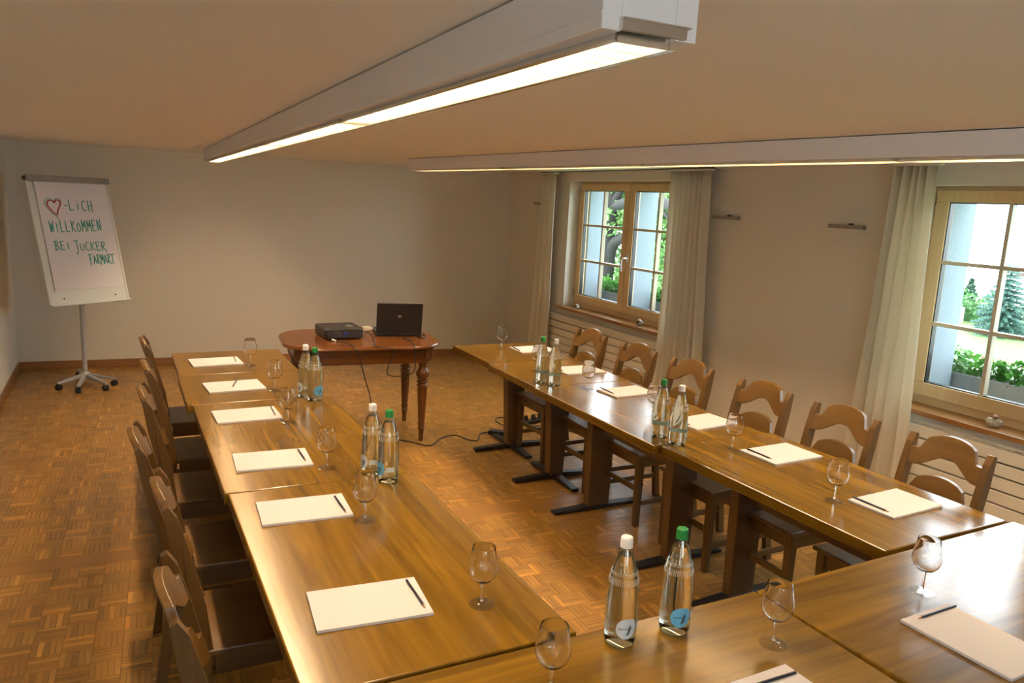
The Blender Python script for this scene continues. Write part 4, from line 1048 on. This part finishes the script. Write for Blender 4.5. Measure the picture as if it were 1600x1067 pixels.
# spruce, cypress, hedge, wall, house, fence beyond the right-hand window
def spruce(base, h, r, label):
    t = thing('spruce_tree', label, 'tree', base); MB().tube([(0, 0, 0), (0, 0, h)], [.09, .01], 8).build('trunk', BARK, t)
    m = MB(); rr = random.Random(5); lv = 15
    for k in range(lv):
        f = k/lv; z = h*(.05+.93*f); R = r*(1-f)**.85; nb = int(15-8*f)
        for i in range(nb):
            a = 2*PI*(i+rr.random()*.6)/nb; L_ = R*rr.uniform(.8, 1.12); d = Vector((math.cos(a), math.sin(a), 0)); s = d.cross(Vector((0, 0, 1)))
            for q in range(9):
                u = (q+1)/9; c = d*L_*u+Vector((0, 0, z-L_*.22*u+rr.uniform(-.04, .04))); w_ = .20*(1.15-u)+.05
                m.add([c-d*.12, c+s*w_+Vector((0, 0, -.06)), c+d*.20, c-s*w_+Vector((0, 0, -.06)), c+Vector((0, 0, .10))], [(0, 1, 4), (1, 2, 4), (2, 3, 4), (3, 0, 4)])
    g = m.build('needles', SPRUCE, t); g['kind'] = 'stuff'
p = DR(1563, 527, 43.0); top = DR(1565, 405, 43.0)
spruce(Vector((p.x, p.y, GZ)), top.z-GZ, 1.75, 'blue-green spruce tree in the garden outside the right-hand window')
p = DR(1512, 480, 50.0); top = DR(1513, 434, 50.0)
o = thing('cypress_tree', 'dark columnar cypress beyond the hedge', 'tree', (p.x, p.y, GZ)); MB().tube([(0, 0, 0), (0, 0, 1.2)], .08, 8).build('trunk', BARK, o)
m = MB(); H = top.z-GZ
for k in range(12): f = (k+.5)/12; leaves(m, (0, 0, .4+(H-.5)*f), .42*math.sin(PI*min(.97, f+.12))**.6+.05, .42*math.sin(PI*min(.97, f+.12))**.6+.05, H/14, 130, .22, rl, .4)
g = m.build('foliage', CYPR, o); g['kind'] = 'stuff'
def hedge(x, ya, yb, z0, h, label, n, nm='hedge'):
    o = thing(nm, label, 'hedge', (x, (ya+yb)/2, z0)); m = MB(); k = ya
    while k < yb: leaves(m, (rl.uniform(-.3, .3), k-(ya+yb)/2, h*.5), .6, .8, h*.6*rl.uniform(.8, 1.1), n, .28, rl, .2); k += .8
    g = m.build('foliage', HEDGE, o); g['kind'] = 'stuff'; m2 = MB(); m2.box(-.3, .3, -(yb-ya)/2, (yb-ya)/2, 0, h*.6); m2.build('hedge_core', HEDGE, o)
pa = DR(1478, 505, 47.5); hedge(47.5, pa.y-2.6, pa.y+8, GZ, 1.9, 'clipped green hedge behind the grey garden wall', 150)
m = MB(); m.box(-.15, .15, -2, 8, 0, .95); o = m.build('garden_wall', CONC, None, (45.9, pa.y, GZ)); tag(o, 'low grey garden wall below the hedge', 'wall')
m = MB(); m.box(0, 9, -6, 3, 0, 3.0)
hp = DR(1592, 450, 46); HO = thing('neighbour_house', 'neighbouring house with a dark overhanging roof at the right edge of the window', 'house', (hp.x+3.5, hp.y-3.0, GZ))
MB().box(0, 8, -7, 4.0, 0, 3.1).build('wall', FACADE, HO)
m = MB(); m.hexa([(-1, -7.5, 3.0), (9, -7.5, 3.0), (9, 5.0, 3.0), (-1, 5.0, 3.0)], [(-1, -1.5, 5.2), (9, -1.5, 5.2), (9, -1.0, 5.2), (-1, -1.0, 5.2)]); m.build('roof', ROOF, HO)
MB().box(-.03, .0, .4, 1.6, 1.0, 2.2).build('window', BLACKP, HO)
fp = DR(1590, 590, 30); FN = thing('picket_fence', 'thin grey picket fence across the lawn outside the right-hand window', 'fence', (30, fp.y, GZ))
me = None
for k in range(60):
    if me is None: o = MB().box(-.02, .02, -.03, .03, 0, .72).build('picket', CONC, FN, (0, -5+k*.16, 0)); me = o.data
    else: link('picket', me, FN, (0, -5+k*.16, 0))
for z in (.2, .55): MB().box(.02, .05, -5.1, 4.6, z, z+.06).build('rail', CONC, FN)
sp_ = DR(1500, 560, 26); o = thing('garden_shrub', 'loose green shrub outside, behind the lower left panes of the right-hand window', 'shrub', (26, sp_.y+.6, GZ)); m = MB()
leaves(m, (0, 0, .9), .9, .9, 1.0, 700, .17, rl, .1); g = m.build('foliage', HEDGE, o); g['kind'] = 'stuff'; MB().tube([(0, 0, 0), (0, 0, .9)], .04, 6).build('stem', BARK, o)
fl_ = DR(1560, 556, 33); o = thing('flower_bed', 'low flower bed with red and pale blossoms on the lawn', 'flower bed', (33, fl_.y, GZ)); m = MB()
MB().box(-1.2, 1.2, -2.2, 2.0, 0, .08).build('bed_soil', CONC, o)
leaves(m, (0, 0, .2), 1.1, 2.0, .2, 500, .14, rl, 0); g = m.build('bed_plants', HEDGE, o); g['kind'] = 'stuff'
m = MB(); leaves(m, (-.4, -.2, .32), .7, 1.5, .15, 120, .12, rl, 0); g = m.build('blossoms', mat('blossom_red', (.5, .10, .10), .6), o); g['kind'] = 'stuff'
